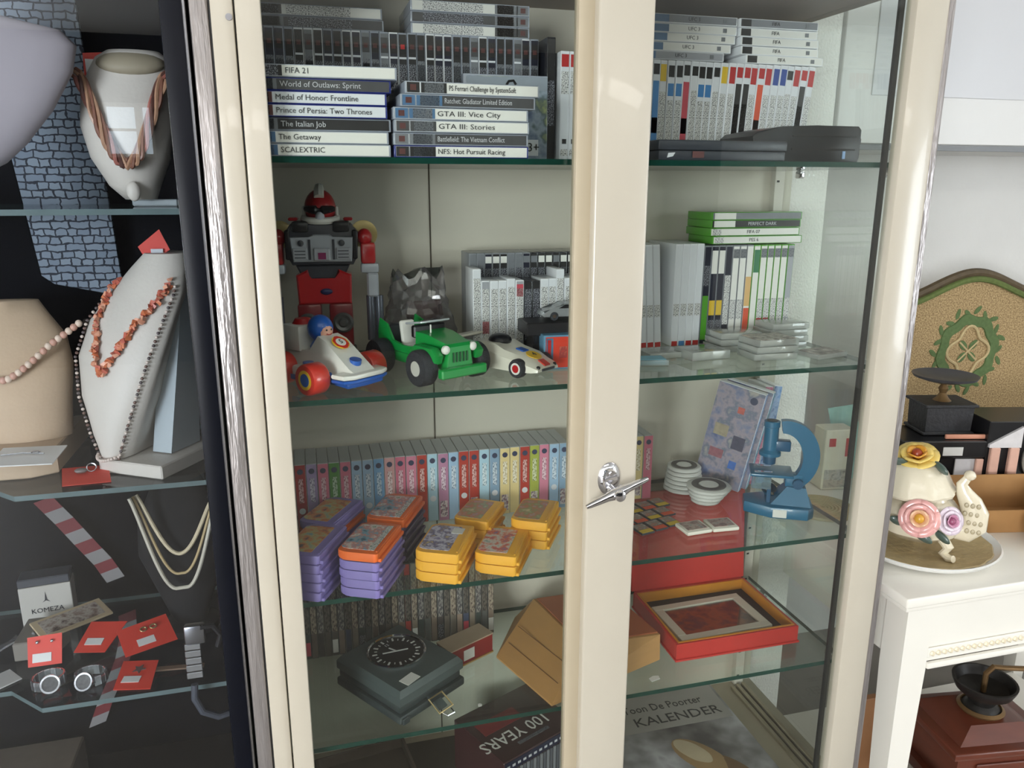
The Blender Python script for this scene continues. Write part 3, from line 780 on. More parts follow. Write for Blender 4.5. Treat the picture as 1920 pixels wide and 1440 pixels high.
# head
hd = G().ball((0, -0.004, 0.272), 0.027, (0.98, 1.0, 1.15), 20, 14).build('head', plas_red, rb)
G().tube([(0.0, -0.004 + 0.0275 * math.sin(a) * -1.0, 0.272 + 0.0325 * math.cos(a)) for a in [R_(v) for v in range(-60, 66, 9)]], 0.0085, 8).build('crest', plas_white, hd)
G().box(-0.006, 0.006, -0.012, 0.012, 0.300, 0.312, 0.002, 1).build('crest_top', plas_grey, hd)
G().tube([(0.0255 * math.sin(a), -0.004 - 0.0262 * math.cos(a), 0.268 + 0.0025 * abs(math.sin(a))) for a in [R_(v) for v in range(-62, 63, 8)]], 0.0072, 8, taper=lambda t: 0.75 + 0.4 * (1 - abs(2 * t - 1)) if abs(t - 0.5) > 0.09 else 0.55).build('visor', plas_black, hd)
G().tube([(0.0285 * math.sin(a), -0.006 - 0.026 * math.cos(a), 0.254 - 0.004 * math.cos(a)) for a in [R_(v) for v in range(-100, 101, 20)]], 0.0062, 8).build('chin_guard', plas_white, hd)
G().ball((0, -0.031, 0.257), 0.0088, (0.9, 0.8, 1.1), 12, 8).build('mask', M('toy_cool_white', (200, 204, 216), 0.35), hd)
for sx_ in (-1, 1): G().box(sx_ * 0.0275 - 0.003, sx_ * 0.0275 + 0.003, -0.012, 0.006, 0.250, 0.275, 0.002, 1).build('ear_guard', plas_white, hd)
# waist and hips
G().prism([(-0.034, 0.150), (0.034, 0.150), (0.046, 0.176), (-0.046, 0.176)], 0.036, 'y', (0, -0.022, 0), None, 0.003, 1).build('waist', plas_dgrey, rb)
hp = G().prism([(-0.044, 0.108), (0.046, 0.108), (0.048, 0.158), (0.026, 0.168), (0.022, 0.150), (-0.022, 0.150), (-0.026, 0.168), (-0.046, 0.158)], 0.044, 'y', (0, -0.028, 0), None, 0.003, 1).build('hips', plas_red, rb)
G().ball((0.004, -0.029, 0.130), 0.008, (1.3, 0.4, 0.7), 12, 8).build('buckle', M('toy_navy', (40, 44, 90), 0.35), hp)
for sx_ in (-1, 1):
    lg = G().box(sx_ * 0.027 - 0.020, sx_ * 0.027 + 0.020, -0.026, 0.020, 0.026, 0.108, 0.004, 2).build('leg', M('toy_deep_red', (120, 18, 26), 0.3, coat=0.3), rb)
    G().lathe([(0.017, 0), (0.018, 0.004), (0.014, 0.007), (0.009, 0.005), (0.006, 0.008)], 20, (sx_ * 0.030, -0.026, 0.075), (R_(90), 0, 0)).build('knee_disc', M('toy_gunmetal', (96, 96, 96), 0.35, 0.3), lg)
    G().box(sx_ * 0.029 - 0.022, sx_ * 0.029 + 0.022, -0.045, 0.024, 0.0, 0.026, 0.004, 2).build('foot', plas_dgrey, lg)
    # arms: gold disc, red shoulder ball and upper arm, silver forearm with twin barrels
    sh = G().ball((sx_ * 0.073, -0.012, 0.222), 0.0135, (1, 1, 1.1), 14, 10).build('shoulder', plas_red, rb)
    G().lathe([(0.006, 0), (0.022, 0.001), (0.024, 0.003), (0.020, 0.004), (0.006, 0.004)], 24, (sx_ * 0.072, 0.012, 0.226), (R_(90), 0, 0)).build('gold_disc', plas_gold, sh)
    ar = G().box(sx_ * 0.078 - 0.013, sx_ * 0.078 + 0.013, -0.024, 0.004, 0.176, 0.213, 0.005, 2).build('upper_arm', plas_red, rb)
    G().box(sx_ * 0.080 - 0.016, sx_ * 0.080 + 0.016, -0.022, 0.006, 0.160, 0.177, 0.004, 2).build('elbow', plas_grey, ar)
    fa = G().box(sx_ * 0.084 - 0.010, sx_ * 0.084 + 0.010, -0.024, 0.002, 0.118, 0.160, 0.003, 1).build('forearm', plas_grey, rb)
    for dx in (-0.007, 0.008):
        G().cyl((sx_ * 0.086 + dx, -0.014, 0.040), 0.0075, 0.080, 14).build('barrel', M('toy_steel', (112, 116, 128), 0.25, 0.5), fa)

# ---- clear bag of dark parts behind the cars
bagm = GLASS('crinkled_bag', (222, 220, 222), 0.12, 0.12, body=0.06)
bt = thing('plastic_bag', 'crinkled clear plastic bag of dark toy parts behind the green jeep', 'bag', (0.206, 1.452, S2 + 0.0002))
def crinkle(g, amp, seed):
    r = random.Random(seed)
    for v in g.b.verts: v.co += Vector((r.uniform(-amp, amp), r.uniform(-amp, amp), r.uniform(-amp, amp) if v.co.z > 0.01 else r.uniform(0, amp)))
    return g
r = random.Random(11); rings = []
for k in range(15):
    f = k / 14; z = 0.002 + 0.150 * f
    hw = 0.074 * (0.92 + 0.10 * math.sin(7 * f)) * (1 - 0.35 * f ** 3); dp = 0.030 * (1 - f) ** 0.8 + 0.004
    rings.append([((hw * math.cos(2 * PI * i / 26) + r.uniform(-0.004, 0.004)), dp * math.sin(2 * PI * i / 26) * (1 + r.uniform(-0.45, 0.45)), z + r.uniform(-0.004, 0.004) * (1 if k else 0) + (0.012 * math.sin(i * 1.3) if k > 11 else 0)) for i in range(26)])
G().loft(rings).build('bag_film', bagm, bt, angle=4)
crinkle(G().box(-0.055, 0.01, -0.012, 0.012, 0.012, 0.062, 0.006, 2), 0.003, 4).build('dark_part', plas_dgrey, bt)
crinkle(G().box(-0.02, 0.045, -0.006, 0.006, 0.066, 0.100, 0.005, 2), 0.003, 5).build('brown_part', M('bag_brown', (96, 72, 68), 0.5), bt)
G().box(0.018, 0.044, -0.014, -0.012, 0.026, 0.050).build('price_sticker', paper_w, bt)

# ---- big racing car with a helmeted driver
rc = thing('toy_race_car', 'white and blue toy race car with blue helmeted driver', 'toy car', (0.034, 1.258, S2 + 0.0002), (0, 0, R_(-53)))
# local +x is the nose
g = G().prism([(-0.085, -0.026), (0.055, -0.026), (0.084, -0.036), (0.088, 0.0), (0.084, 0.036), (0.055, 0.026), (-0.085, 0.026)], 0.014, 'z', (0, 0, 0.010), None, 0.003, 2)
g.build('chassis', plas_blue, rc)
body = G().loft([[(-0.080, -0.026, 0.024), (-0.080, 0.026, 0.024), (-0.080, 0.022, 0.050), (-0.080, -0.022, 0.050)],
                 [(-0.020, -0.027, 0.024), (-0.020, 0.027, 0.024), (-0.020, 0.022, 0.056), (-0.020, -0.022, 0.056)],
                 [(0.000, -0.027, 0.024), (0.000, 0.027, 0.024), (0.000, 0.020, 0.080), (0.000, -0.020, 0.080)],
                 [(0.020, -0.027, 0.024), (0.020, 0.027, 0.024), (0.020, 0.021, 0.074), (0.020, -0.021, 0.074)],
                 [(0.074, -0.025, 0.024), (0.074, 0.025, 0.024), (0.074, 0.022, 0.037), (0.074, -0.022, 0.037)],
                 [(0.088, -0.022, 0.024), (0.088, 0.022, 0.024), (0.088, 0.020, 0.030), (0.088, -0.020, 0.030)]])
bo = body.build('body', plas_white, rc, angle=25)
fw_ = G().prism([(0.060, -0.046), (0.086, -0.044), (0.094, -0.028), (0.094, 0.028), (0.086, 0.044), (0.060, 0.046)], 0.008, 'z', (0, 0, 0.0245), None, 0.003, 2).build('front_wing', plas_white, rc)
G().prism([(0.060, -0.046), (0.086, -0.044), (0.094, -0.028), (0.094, 0.028), (0.086, 0.044), (0.060, 0.046)], 0.005, 'z', (0, 0, 0.019), None, 0.001, 1).build('wing_trim', plas_blue, fw_)
G().box(-0.030, 0.012, -0.052, -0.028, 0.014, 0.036, 0.005, 2).build('side_pod', plas_white, rc)
G().box(-0.030, 0.012, 0.028, 0.052, 0.014, 0.036, 0.005, 2).build('side_pod', plas_white, rc)
G().box(-0.030, 0.010, -0.0535, -0.052, 0.014, 0.022).build('side_stripe', plas_blue, rc)
for yy in (-0.038, 0.038): G().cyl((-0.004, yy, 0.036), 0.0085, 0.006, 16).build('peg', plas_blue, rc)
G().cyl((0.062, 0, 0.041), 0.0095, 0.008, 16, rot=(0, R_(14), 0)).build('peg', plas_blue, rc)
# roundel
al = math.atan2(0.038, 0.060)
dec = G().cyl((0.030, 0, 0.0705), 0.0145, 0.0012, 24, rot=(0, al, 0)).build('roundel', plas_yellow, rc)
G().prism([(-0.0145, -0.003), (-0.006, -0.012), (0.006, -0.012), (0.0145, -0.003), (0.0145, 0.003), (0.006, 0.012), (-0.006, 0.012), (-0.0145, 0.003)][::1], 0.0004, 'z', (0.0307, 0, 0.0714), (0, al, 0)).build('roundel_red', plas_red2, dec)
G().cyl((0.0308, 0, 0.0716), 0.0085, 0.0006, 20, rot=(0, al, 0)).build('roundel_white', plas_white, dec)
lettering('5', 0.013, let_b, dec, Matrix.Translation((0.0315, 0, 0.0727)) @ Euler((0, al, 0)).to_matrix().to_4x4() @ Matrix.Rotation(R_(90), 4, 'Z'), 'CENTER')
# rear engine block
eb = G().box(-0.084, -0.040, -0.026, 0.026, 0.0505, 0.092, 0.003, 2).build('engine_block', plas_white, rc)
G().cyl((-0.062, 0, 0.092), 0.017, 0.008, 20, 0.012).build('engine_cap', plas_red, eb)
# driver
dr = G().ball((-0.018, 0, 0.088), 0.0205, (1, 1, 1.08), 20, 14).build('driver_helmet', plas_blue, rc)
G().ball((-0.0065, 0, 0.085), 0.0135, (0.8, 1.0, 1.0), 14, 10).build('driver_face', skin, dr)
for yy in (-0.0045, 0.0045): G().ball((0.0040, yy, 0.088), 0.0016, (0.5, 1, 1), 8, 6).build('eye', plas_black, dr)
G().tube([(0.0040, -0.005, 0.082), (0.0050, -0.002, 0.0805), (0.0050, 0.002, 0.0805), (0.0040, 0.005, 0.082)], 0.0007, 5).build('mouth', red_ink, dr)
G().lathe([(0.016, 0), (0.018, 0.01), (0.012, 0.02)], 16, (-0.018, 0, 0.050)).build('driver_body', plas_blue, dr)
def wheel(parent, loc, r, wdt, mt, hub, ring=None, side=-1):
    wv = G().lathe([(r * 0.55, -wdt / 2), (r * 0.93, -wdt / 2), (r, -wdt / 2 + 0.003), (r, wdt / 2 - 0.003), (r * 0.93, wdt / 2), (r * 0.55, wdt / 2)], 28, loc, (R_(90), 0, 0)).build('wheel', mt, parent)
    G().cyl((loc[0], loc[1] + (wdt / 2 + 0.0005), loc[2]), r * 0.42, wdt + 0.001, 20, rot=(R_(90), 0, 0)).build('hub', hub, wv)
    if ring: G().lathe([(r * 0.42, 0), (r * 0.62, 0), (r * 0.62, wdt + 0.0008), (r * 0.42, wdt + 0.0008)], 24, (loc[0], loc[1] + wdt / 2 + 0.0004, loc[2]), (R_(90), 0, 0)).build('ring', ring, wv)
    return wv
for sx_, yy, rr in ((0.034, -0.060, 0.0245), (0.034, 0.056, 0.0245), (-0.058, -0.050, 0.026), (-0.058, 0.050, 0.026)):
    wheel(rc, (sx_, yy, rr), rr, 0.030, plas_red2, plas_blue, plas_yellow)
    G().cyl((sx_, 0.05 if yy > 0 else -0.018, rr), 0.004, 0.032, 10, rot=(R_(90), 0, 0)).build('axle', plas_blue, rc)

# ---- green jeep
jp = thing('toy_jeep', 'green toy jeep with fat grey tyres and white seat', 'toy car', (0.197, 1.277, S2 + 0.0002), (0, 0, R_(-64))); jp.scale = (1.12, 1.12, 1.12)
g = G().box(-0.085, 0.010, -0.034, 0.034, 0.020, 0.036, 0.004, 2)
g.build('tub', plas_green, jp)
for yy in (-1, 1):
    G().prism([(-0.085, 0.036), (0.010, 0.036), (0.010, 0.050), (-0.020, 0.046), (-0.045, 0.050), (-0.060, 0.074), (-0.080, 0.080), (-0.085, 0.060)], 0.004, 'y', (0, yy * 0.032 - 0.002, 0), None, 0.001, 1).build('side_panel', plas_green, jp)
    G().prism([(0.012, 0.034), (0.074, 0.034), (0.078, 0.046), (0.066, 0.056), (0.026, 0.056), (0.014, 0.046)], 0.016, 'y', (0, yy * 0.036 - 0.008, 0), None, 0.003, 2).build('fender', plas_green, jp)
hd = G().loft([[(0.006, -0.028, 0.024), (0.006, 0.028, 0.024), (0.006, 0.026, 0.070), (0.006, -0.026, 0.070)],
               [(0.030, -0.027, 0.024), (0.030, 0.027, 0.024), (0.030, 0.024, 0.069), (0.030, -0.024, 0.069)],
               [(0.074, -0.024, 0.024), (0.074, 0.024, 0.024), (0.074, 0.020, 0.060), (0.074, -0.020, 0.060)],
               [(0.078, -0.022, 0.026), (0.078, 0.022, 0.026), (0.078, 0.018, 0.056), (0.078, -0.018, 0.056)]]).build('bonnet', plas_green, jp, angle=30)
for k in range(5): G().box(0.0775, 0.0795, -0.0122 + 0.006 * k - 0.0012, -0.0122 + 0.006 * k + 0.0012, 0.034, 0.048).build('grille_slot', M('toy_dark_green', (8, 70, 34), 0.5), hd)
for yy in (-0.019, 0.019): G().lathe([(0.0062, 0), (0.0062, 0.004), (0.004, 0.006), (0.001, 0.0065)], 16, (0.074, yy * 1.25, 0.053), (0, R_(90), 0)).build('headlight', plas_white, jp)
G().box(0.078, 0.090, -0.040, 0.040, 0.014, 0.028, 0.002, 1).build('bumper', plas_green, jp)
st = G().box(-0.036, -0.006, -0.024, 0.020, 0.036, 0.046, 0.003, 2).build('seat', plas_white, jp)
G().box(-0.044, -0.034, -0.022, 0.002, 0.040, 0.080, 0.004, 2, rot=(0, R_(-10), 0)).build('seat_back', plas_white, st)
G().box(-0.004, 0.006, -0.028, 0.028, 0.060, 0.078, 0.002, 1).build('dashboard', plas_black, jp)
ws = G().box(-0.022, 0.020, -0.026, 0.026, 0.080, 0.083, 0.001, 1, rot=(0, R_(-9), 0)).build('windscreen', M('toy_grey_clear', (176, 182, 186), 0.12, coat=0.6), jp)
G().tube([(-0.006 + 0.011 * math.cos(a) * 0.4, 0.012 + 0.011 * math.sin(a), 0.074 + 0.009 * math.cos(a)) for a in [2 * PI * k / 14 for k in range(14)]], 0.0016, 6, True).build('steering_wheel', plas_black, jp)
G().cyl((0.024, -0.012, 0.069), 0.0012, 0.012, 8).build('mascot_pin', plas_white, jp)
for xx, yy in ((0.050, -0.047), (0.050, 0.047), (-0.060, -0.047), (-0.060, 0.047)):
    wheel(jp, (xx, yy, 0.0265), 0.0262, 0.022, tyre, M('toy_wheel_hub', (190, 188, 180), 0.4))
G().box(-0.092, -0.085, -0.016, 0.016, 0.036, 0.066, 0.002, 1).build('tail_box', plas_dgrey, jp)

# ---- two white model cars
def sports_car(label, loc, rz, sc=1.0, stripe=True):
    t = thing('model_car', label, 'toy car', loc, (0, 0, R_(rz)), None)
    secs = [(-0.062, 0.022, 0.010, 0.024), (-0.050, 0.027, 0.008, 0.032), (-0.026, 0.028, 0.007, 0.036), (-0.004, 0.028, 0.007, 0.036), (0.012, 0.028, 0.007, 0.030), (0.036, 0.027, 0.007, 0.026), (0.056, 0.024, 0.008, 0.018), (0.064, 0.020, 0.009, 0.013)]
    rings = []
    for xx, hw, z0_, z1_ in secs:
        rings.append([(xx * sc, -hw * sc, z0_ * sc), (xx * sc, hw * sc, z0_ * sc), (xx * sc, hw * sc * 0.98, (z1_ * 0.7 + z0_ * 0.3) * sc), (xx * sc, hw * sc * 0.7, z1_ * sc), (xx * sc, -hw * sc * 0.7, z1_ * sc), (xx * sc, -hw * sc * 0.98, (z1_ * 0.7 + z0_ * 0.3) * sc)])
    G().loft(rings).build('body', M('toy_ivory', (218, 214, 200), 0.3, coat=0.3), t, angle=30)
    G().ball((-0.012 * sc, 0, 0.037 * sc), 0.014 * sc, (1.1, 1.0, 0.6), 14, 8).build('cockpit', plas_black, t)
    G().box(-0.066 * sc, -0.054 * sc, -0.026 * sc, 0.026 * sc, 0.038 * sc, 0.041 * sc, 0.001, 1).build('rear_wing', M('toy_ivory', (218, 214, 200), 0.3), t)
    for yy in (-0.018, 0.018): G().box(-0.062 * sc, -0.058 * sc, (yy - 0.001) * sc, (yy + 0.001) * sc, 0.024 * sc, 0.0385 * sc).build('wing_strut', plas_black, t)
    for xx, yy in ((0.038, -0.025), (0.038, 0.025), (-0.040, -0.025), (-0.040, 0.025)):
        wheel(t, (xx * sc, yy * sc, 0.0118 * sc), 0.0116 * sc, 0.010 * sc, tyre, plas_red, plas_white)
    if stripe:
        an = math.atan2(0.008, 0.020)
        de = G().cyl((0.042 * sc, 0, 0.0246 * sc), 0.010 * sc, 0.001, 20, rot=(0, R_(18), 0)).build('roundel', plas_yellow, t)
        lettering('4', 0.011 * sc, let_b, de, Matrix.Translation((0.0425 * sc, 0, 0.0262 * sc)) @ Euler((0, R_(18), R_(0))).to_matrix().to_4x4() @ Matrix.Rotation(R_(90), 4, 'Z'), 'CENTER')
        G().box(0.018 * sc, 0.030 * sc, -0.005 * sc, 0.005 * sc, 0.0285 * sc, 0.0300 * sc, rot=(0, R_(10), 0)).build('blue_stripe', plas_blue, t)
        G().box(0.052 * sc, 0.064 * sc, -0.005 * sc, 0.005 * sc, 0.0172 * sc, 0.0186 * sc, rot=(0, R_(25), 0)).build('red_stripe', plas_red2, t)
        G().box(0.0622 * sc, 0.0650 * sc, -0.012 * sc, 0.012 * sc, 0.0095 * sc, 0.0125 * sc).build('air_intake', plas_dgrey, t)
        for yy in (-0.016, 0.016): G().ball((0.0615 * sc, yy * sc, 0.0135 * sc), 0.0028 * sc, (1, 1, 1), 8, 6).build('headlight', plas_black, t)
    else:
        G().box(-0.05 * sc, 0.05 * sc, -0.0292 * sc, -0.0282 * sc, 0.010 * sc, 0.013 * sc).build('red_sill', plas_red2, t)
        G().box(-0.045 * sc, -0.02 * sc, -0.012 * sc, 0.012 * sc, 0.0355 * sc, 0.044 * sc, 0.002, 1).build('engine', plas_grey, t)
    return t
sports_car('white model racing car with yellow number disc before the matchbox', (0.334, 1.280, S2 + 0.0004), -55, 1.38, True)

# ---- black display plinth with a silver car on it
pl = thing('display_plinth', 'black stepped plinth behind the little red car box', 'plinth', (0.440, 1.306, S2 + 0.0002))
G().box(-0.055, 0.07, -0.010, 0.035, 0.0, 0.055, 0.002, 1).build('base', plas_black, pl)
G().box(-0.070, 0.085, -0.022, 0.040, 0.0555, 0.079, 0.002, 1).build('platform', M('plinth_black', (32, 30, 32), 0.4), pl)
G().ball((-0.035, -0.011, 0.034), 0.0028, (1, 1, 1), 10, 6).build('stud', chrome, pl)
sv = thing('model_car', 'silver model car parked on the black plinth', 'toy car', (0.455, 1.313, S2 + 0.0796), (0, 0, 0))
prof = [(-0.050, 0.006), (0.052, 0.006), (0.056, 0.012), (0.050, 0.018), (0.028, 0.020), (0.012, 0.029), (-0.014, 0.030), (-0.030, 0.021), (-0.052, 0.017), (-0.055, 0.010)]
G().prism(prof, 0.036, 'y', (0, -0.018, 0), None, 0.003, 2).build('body', M('silver_paint', (176, 180, 184), 0.25, 0.6), sv)
G().prism([(-0.024, 0.0215), (0.020, 0.0215), (0.010, 0.0275), (-0.012, 0.0282)], 0.0365, 'y', (0, -0.01825, 0)).build('windows', plas_black, sv)
for xx in (-0.032, 0.032):
    for yy in (-0.015, 0.015): wheel(sv, (xx, yy, 0.0082), 0.0080, 0.007, tyre, chrome)

# ---- little red car box
mb = thing('car_box', 'small red and blue toy car box beside the white racing car', 'box', (0.434, 1.262, S2 + 0.0002), (0, 0, R_(-2)))
G().box(-0.040, 0.044, 0.0, 0.030, 0, 0.060, 0.0008, 1).build('carton', M('carton_blue', (96, 140, 168), 0.45), mb)
O('front_print', boxmesh(0.078, 0.0008, 0.054, 0), M('carton_red', (206, 60, 40), 0.45, var=0.1), mb, (0.003, -0.0007, 0.003))
O('side_stripe', boxmesh(0.012, 0.0008, 0.050, 0), M('carton_teal', (70, 110, 140), 0.45), mb, (-0.029, -0.0012, 0.005))
O('side_stripe', boxmesh(0.006, 0.0008, 0.044, 0), red_ink, mb, (-0.030, -0.0016, 0.008))
O('label', boxmesh(0.024, 0.0008, 0.042, 0), scr_white, mb, (0.028, -0.0014, 0.007))
O('picture', boxmesh(0.014, 0.0008, 0.020, 0), PRINT('carton_picture', [(190, 70, 60), (150, 60, 60), (220, 120, 90)], 120), mb, (-0.005, -0.0014, 0.02))
# ================================================================== shelf three: pastel boxes
pas = {'red': (150, 38, 44), 'mauve': (150, 134, 172), 'pink': (196, 108, 130), 'green': (72, 130, 60), 'blue': (54, 116, 176), 'pale': (150, 178, 204), 'sky': (108, 152, 190),
       'rose': (200, 124, 146), 'blush': (196, 150, 150), 'brick': (168, 58, 48), 'ice': (164, 196, 212), 'steel': (128, 156, 180), 'cream': (212, 192, 138), 'lime': (156, 164, 70), 'violet': (172, 122, 150)}
seqc = ['red', 'mauve', 'pink', 'green', 'pink', 'pale', 'pale', 'sky', 'blush', 'pink', 'rose', 'brick', 'ice', 'violet', 'pale', 'brick', 'brick', 'ice', 'steel', 'cream', 'cream', 'brick', 'lime', 'rose', 'pale', 'steel']
sleeve = M('box_sleeve', (176, 180, 182), 0.45, var=0.08, scale=20)
def pastel(i, x_, c, tilt, label):
    L_, T_ = 0.139, 0.0198
    mm = M('spine_' + c, pas[c], 0.4, var=0.12, scale=50)
    t = thing('game_box', label, 'game box', (x_, 1.415 + rnd.uniform(-0.002, 0.002), S3 + 0.0006), (0, R_(tilt), 0), 'pastel boxes in the upright row above the cartridges')
    O('carton', boxmesh(T_, 0.094, L_, 0.001, 1), sleeve, t)
    O('spine', boxmesh(T_ * 0.94, 0.001, L_ * 0.985, 0.0), mm, t, (0, -0.0006, L_ * 0.008))
    cc = G().cyl((0, -0.0005, L_ * 0.90), T_ * 0.27, 0.0008, 14, rot=(R_(90), 0, 0)).build('emblem', M('spine_emblem', (52, 58, 84), 0.5), t)
    O('title', boxmesh(T_ * 0.42, 0.0008, L_ * 0.34, 0.0), SCRIPT('title_pale_' + c, tuple(min(255, int(v * 0.35 + 150)) for v in pas[c]), tuple(int(v * 0.75) for v in pas[c]), 420, 220), t, (0, -0.0011, L_ * 0.46))
    if i % 3 == 0:
        G().cyl((0, -0.0005, L_ * 0.34), T_ * 0.3, 0.0008, 14, rot=(R_(90), 0, 0)).build('badge', paper_w2, t)
    elif i % 3 == 1:
        O('picture', boxmesh(T_ * 0.7, 0.0008, L_ * 0.24, 0.0), PRINT('spine_pic_' + c, [pas[c], (210, 200, 196), (110, 90, 110), (200, 120, 110)], 150), t, (0, -0.0010, L_ * 0.06))
x = -0.036
for i, c in enumerate(seqc):
    pastel(i, x + 0.0103, c, 0.0, '%s %s box from the left in the upright row above the cartridges' % (ORD[i], {'pale': 'pale blue', 'sky': 'sky blue', 'ice': 'ice blue', 'steel': 'steel blue', 'brick': 'brick red', 'cream': 'cream', 'blush': 'blush pink'}.get(c, c)))
    x += 0.0205
pastel(1, 0.650, 'cream', 0.0, 'cream box right of the door handle beside the last pink box')
pastel(2, 0.671, 'pink', 0.0, 'pink box right of the door handle, last of the upright row')

# ---- chunky cartridges
purple = M('cartridge_purple', (122, 110, 168), 0.38, var=0.05)
orangec = M('cartridge_orange', (214, 98, 36), 0.38, var=0.05)
yellowc = M('cartridge_yellow', (232, 170, 52), 0.38, var=0.04)
darkc = M('cartridge_dark', (70, 60, 84), 0.4, var=0.05)
def cart_outline(w_, l_):
    o = []
    hw, hl = w_ / 2, l_ / 2
    for a in range(0, 91, 15): o.append((hw - 0.004 + 0.004 * math.sin(R_(a)), -hl + 0.004 - 0.004 * math.cos(R_(a))))
    for a in range(0, 91, 30): o.append((hw - 0.004 + 0.004 * math.cos(R_(a)), hl - 0.004 + 0.004 * math.sin(R_(a))))
    for a in range(90, 181, 15): o.append((-hw + 0.022 + 0.022 * math.cos(R_(a)), hl - 0.012 + 0.012 * math.sin(R_(a))))
    for a in range(180, 271, 15): o.append((-hw + 0.022 + 0.022 * math.cos(R_(a)), -hl + 0.012 + 0.012 * math.sin(R_(a))))
    return o
CARTM = {}
def cartridge(label, group, loc, rz, mat, lab=None, strip=False, w_=0.070, l_=0.116, h_=0.0155, whitelab=False):
    t = thing('game_cartridge', label, 'cartridge', loc, (0, 0, R_(rz)), group)
    key = (w_, l_, h_)
    if key not in CARTM:
        ol = cart_outline(w_, l_)
        CARTM[key] = (G().prism(ol, h_ - 0.0012, 'z', (0, 0, 0.0006), None, 0.002, 2).mesh('cartridge_shell'),
                      G().box(w_ * 0.30, w_ / 2 + 0.0048, -l_ * 0.47, l_ * 0.47, 0.0, 0.0058, 0.001, 1).mesh('cartridge_lip'),
                      G().prism([(a * 0.80 - 0.004, b * 0.84) for a, b in ol if True], 0.0007, 'z').mesh('cartridge_label'))
    me = CARTM[key]
    O('shell', me[0], mat, t); O('edge_lip', me[1], mat, t)
    O('grip_rib', boxmesh(0.0030, l_ * 0.86, 0.0018, 0.0005), mat, t, (w_ * 0.44, -l_ * 0.43, h_ - 0.001))
    if lab is not None:
        o = O('label', me[2], lab, t, (-0.004, 0, h_ - 0.0004)); o.scale = (0.88, 0.96, 1)
        if strip: O('title_strip', boxmesh(w_ * 0.13, l_ * 0.80, 0.0007, 0), scr_white, t, (w_ * 0.29, -l_ * 0.40, h_ - 0.0003))
        if whitelab: O('sticker', boxmesh(0.020, 0.022, 0.0007, 0), paper_w, t, (w_ * 0.20, l_ * 0.16, h_ + 0.0001))
    return t
lab_a = PRINT('cart_label_a', [(60, 90, 110), (120, 160, 180), (190, 120, 110), (206, 200, 196), (70, 110, 70)], 55, seed=1)
lab_b = PRINT('cart_label_b', [(110, 150, 160), (180, 170, 120), (200, 120, 70), (90, 80, 90)], 50, seed=6)
lab_c = PRINT('cart_label_c', [(120, 110, 150), (200, 196, 210), (90, 80, 120), (214, 190, 120)], 60, seed=8)
lab_d = PRINT('cart_label_d', [(80, 140, 140), (206, 200, 190), (210, 90, 60), (100, 110, 160)], 50, seed=11)
lab_e = PRINT('cart_label_e', [(206, 190, 150), (140, 150, 110), (190, 120, 90), (160, 170, 180)], 50, seed=14)
def stack(group, label, cx, cy, rz, mats, lab, h_=0.0155, **kw):
    n_ = len(mats)
    for i, (mm, cn) in enumerate(mats):
        pos = 'topmost' if i == n_ - 1 else ('lowest' if i == 0 else ('second lowest' if i == 1 else ('middle' if n_ == 5 and i == 2 else 'second highest')))
        cartridge('%s %s cartridge %s' % (pos, cn, label), group, (cx + rnd.uniform(-0.001, 0.001), cy + rnd.uniform(-0.001, 0.001), S3 + 0.0004 + (h_ + 0.0003) * i), rz + rnd.uniform(-1.5, 1.5), mm,
                  lab if i == n_ - 1 else None, h_=h_, **(kw if i == n_ - 1 else {k: v for k, v in kw.items() if k in ('w_', 'l_')}))
P_, Q_, Y_, K_ = (purple, 'purple'), (orangec, 'orange'), (yellowc, 'yellow'), (darkc, 'dark')
stack('purple and orange cartridge stacks', 'in the purple stack beside the left door frame', -0.007, 1.222, -26, [P_] * 5, lab_b)
stack('purple and orange cartridge stacks', 'in the purple stack under an orange one', 0.082, 1.206, -26, [P_, P_, P_, P_, Q_], lab_a, strip=True)
stack('purple and orange cartridge stacks', 'in the rear left stack touching the pastel boxes', 0.024, 1.336, -30, [P_, P_, P_, Q_, P_], lab_b)
stack('purple and orange cartridge stacks', 'in the rear stack behind the front orange cartridge', 0.136, 1.324, -27, [K_, K_, K_, K_, Q_], lab_a, strip=True)
stack('yellow cartridge stacks', 'in the yellow stack with a white sticker', 0.209, 1.222, -27, [Y_] * 3, lab_c, h_=0.018, w_=0.076, whitelab=True)
stack('yellow cartridge stacks', 'in the yellow stack farthest back', 0.292, 1.330, -31, [Y_] * 3, lab_e, h_=0.0175, w_=0.068, l_=0.100)
stack('yellow cartridge stacks', 'in the yellow pair nearest the shelf edge', 0.311, 1.224, -28, [Y_] * 2, lab_d, h_=0.018, w_=0.074)
stack('yellow cartridge stacks', 'in the yellow stack nearest the middle stile', 0.392, 1.302, -31, [Y_] * 3, lab_e, h_=0.0175, w_=0.070, l_=0.108)

# ---- reel stacks
reel_w = M('reel_white', (206, 206, 202), 0.45, var=0.04, bump=0.1, bscale=90)
def reel(label, loc, r, h, dark, group, squash=0.0):
    t = thing('picture_reel', label, 'picture reel', loc, (0, 0, 0), group)
    G().lathe([(r * 0.90, 0), (r, h * 0.25), (r, h * 0.7), (r * 0.92, h * 0.96), (r * 0.4, h * 0.90), (0.0, h * 0.90)], 36, wob=lambda a, k: 1 + 0.012 * math.sin(9 * a)).build('disc', reel_w, t)
    if dark:
        G().lathe([(r * 0.46, 0), (r * 0.78, 0), (r * 0.76, 0.0012), (r * 0.48, 0.0012)], 32, (0, 0, h * 0.96), ring=True).build('dark_ring', M('reel_ring', (88, 84, 84), 0.5, var=0.3, scale=90), t)
        G().cyl((0, 0, h * 0.92), r * 0.42, 0.0018, 24).build('hub', M('reel_hub', (226, 226, 222), 0.5), t)
    return t
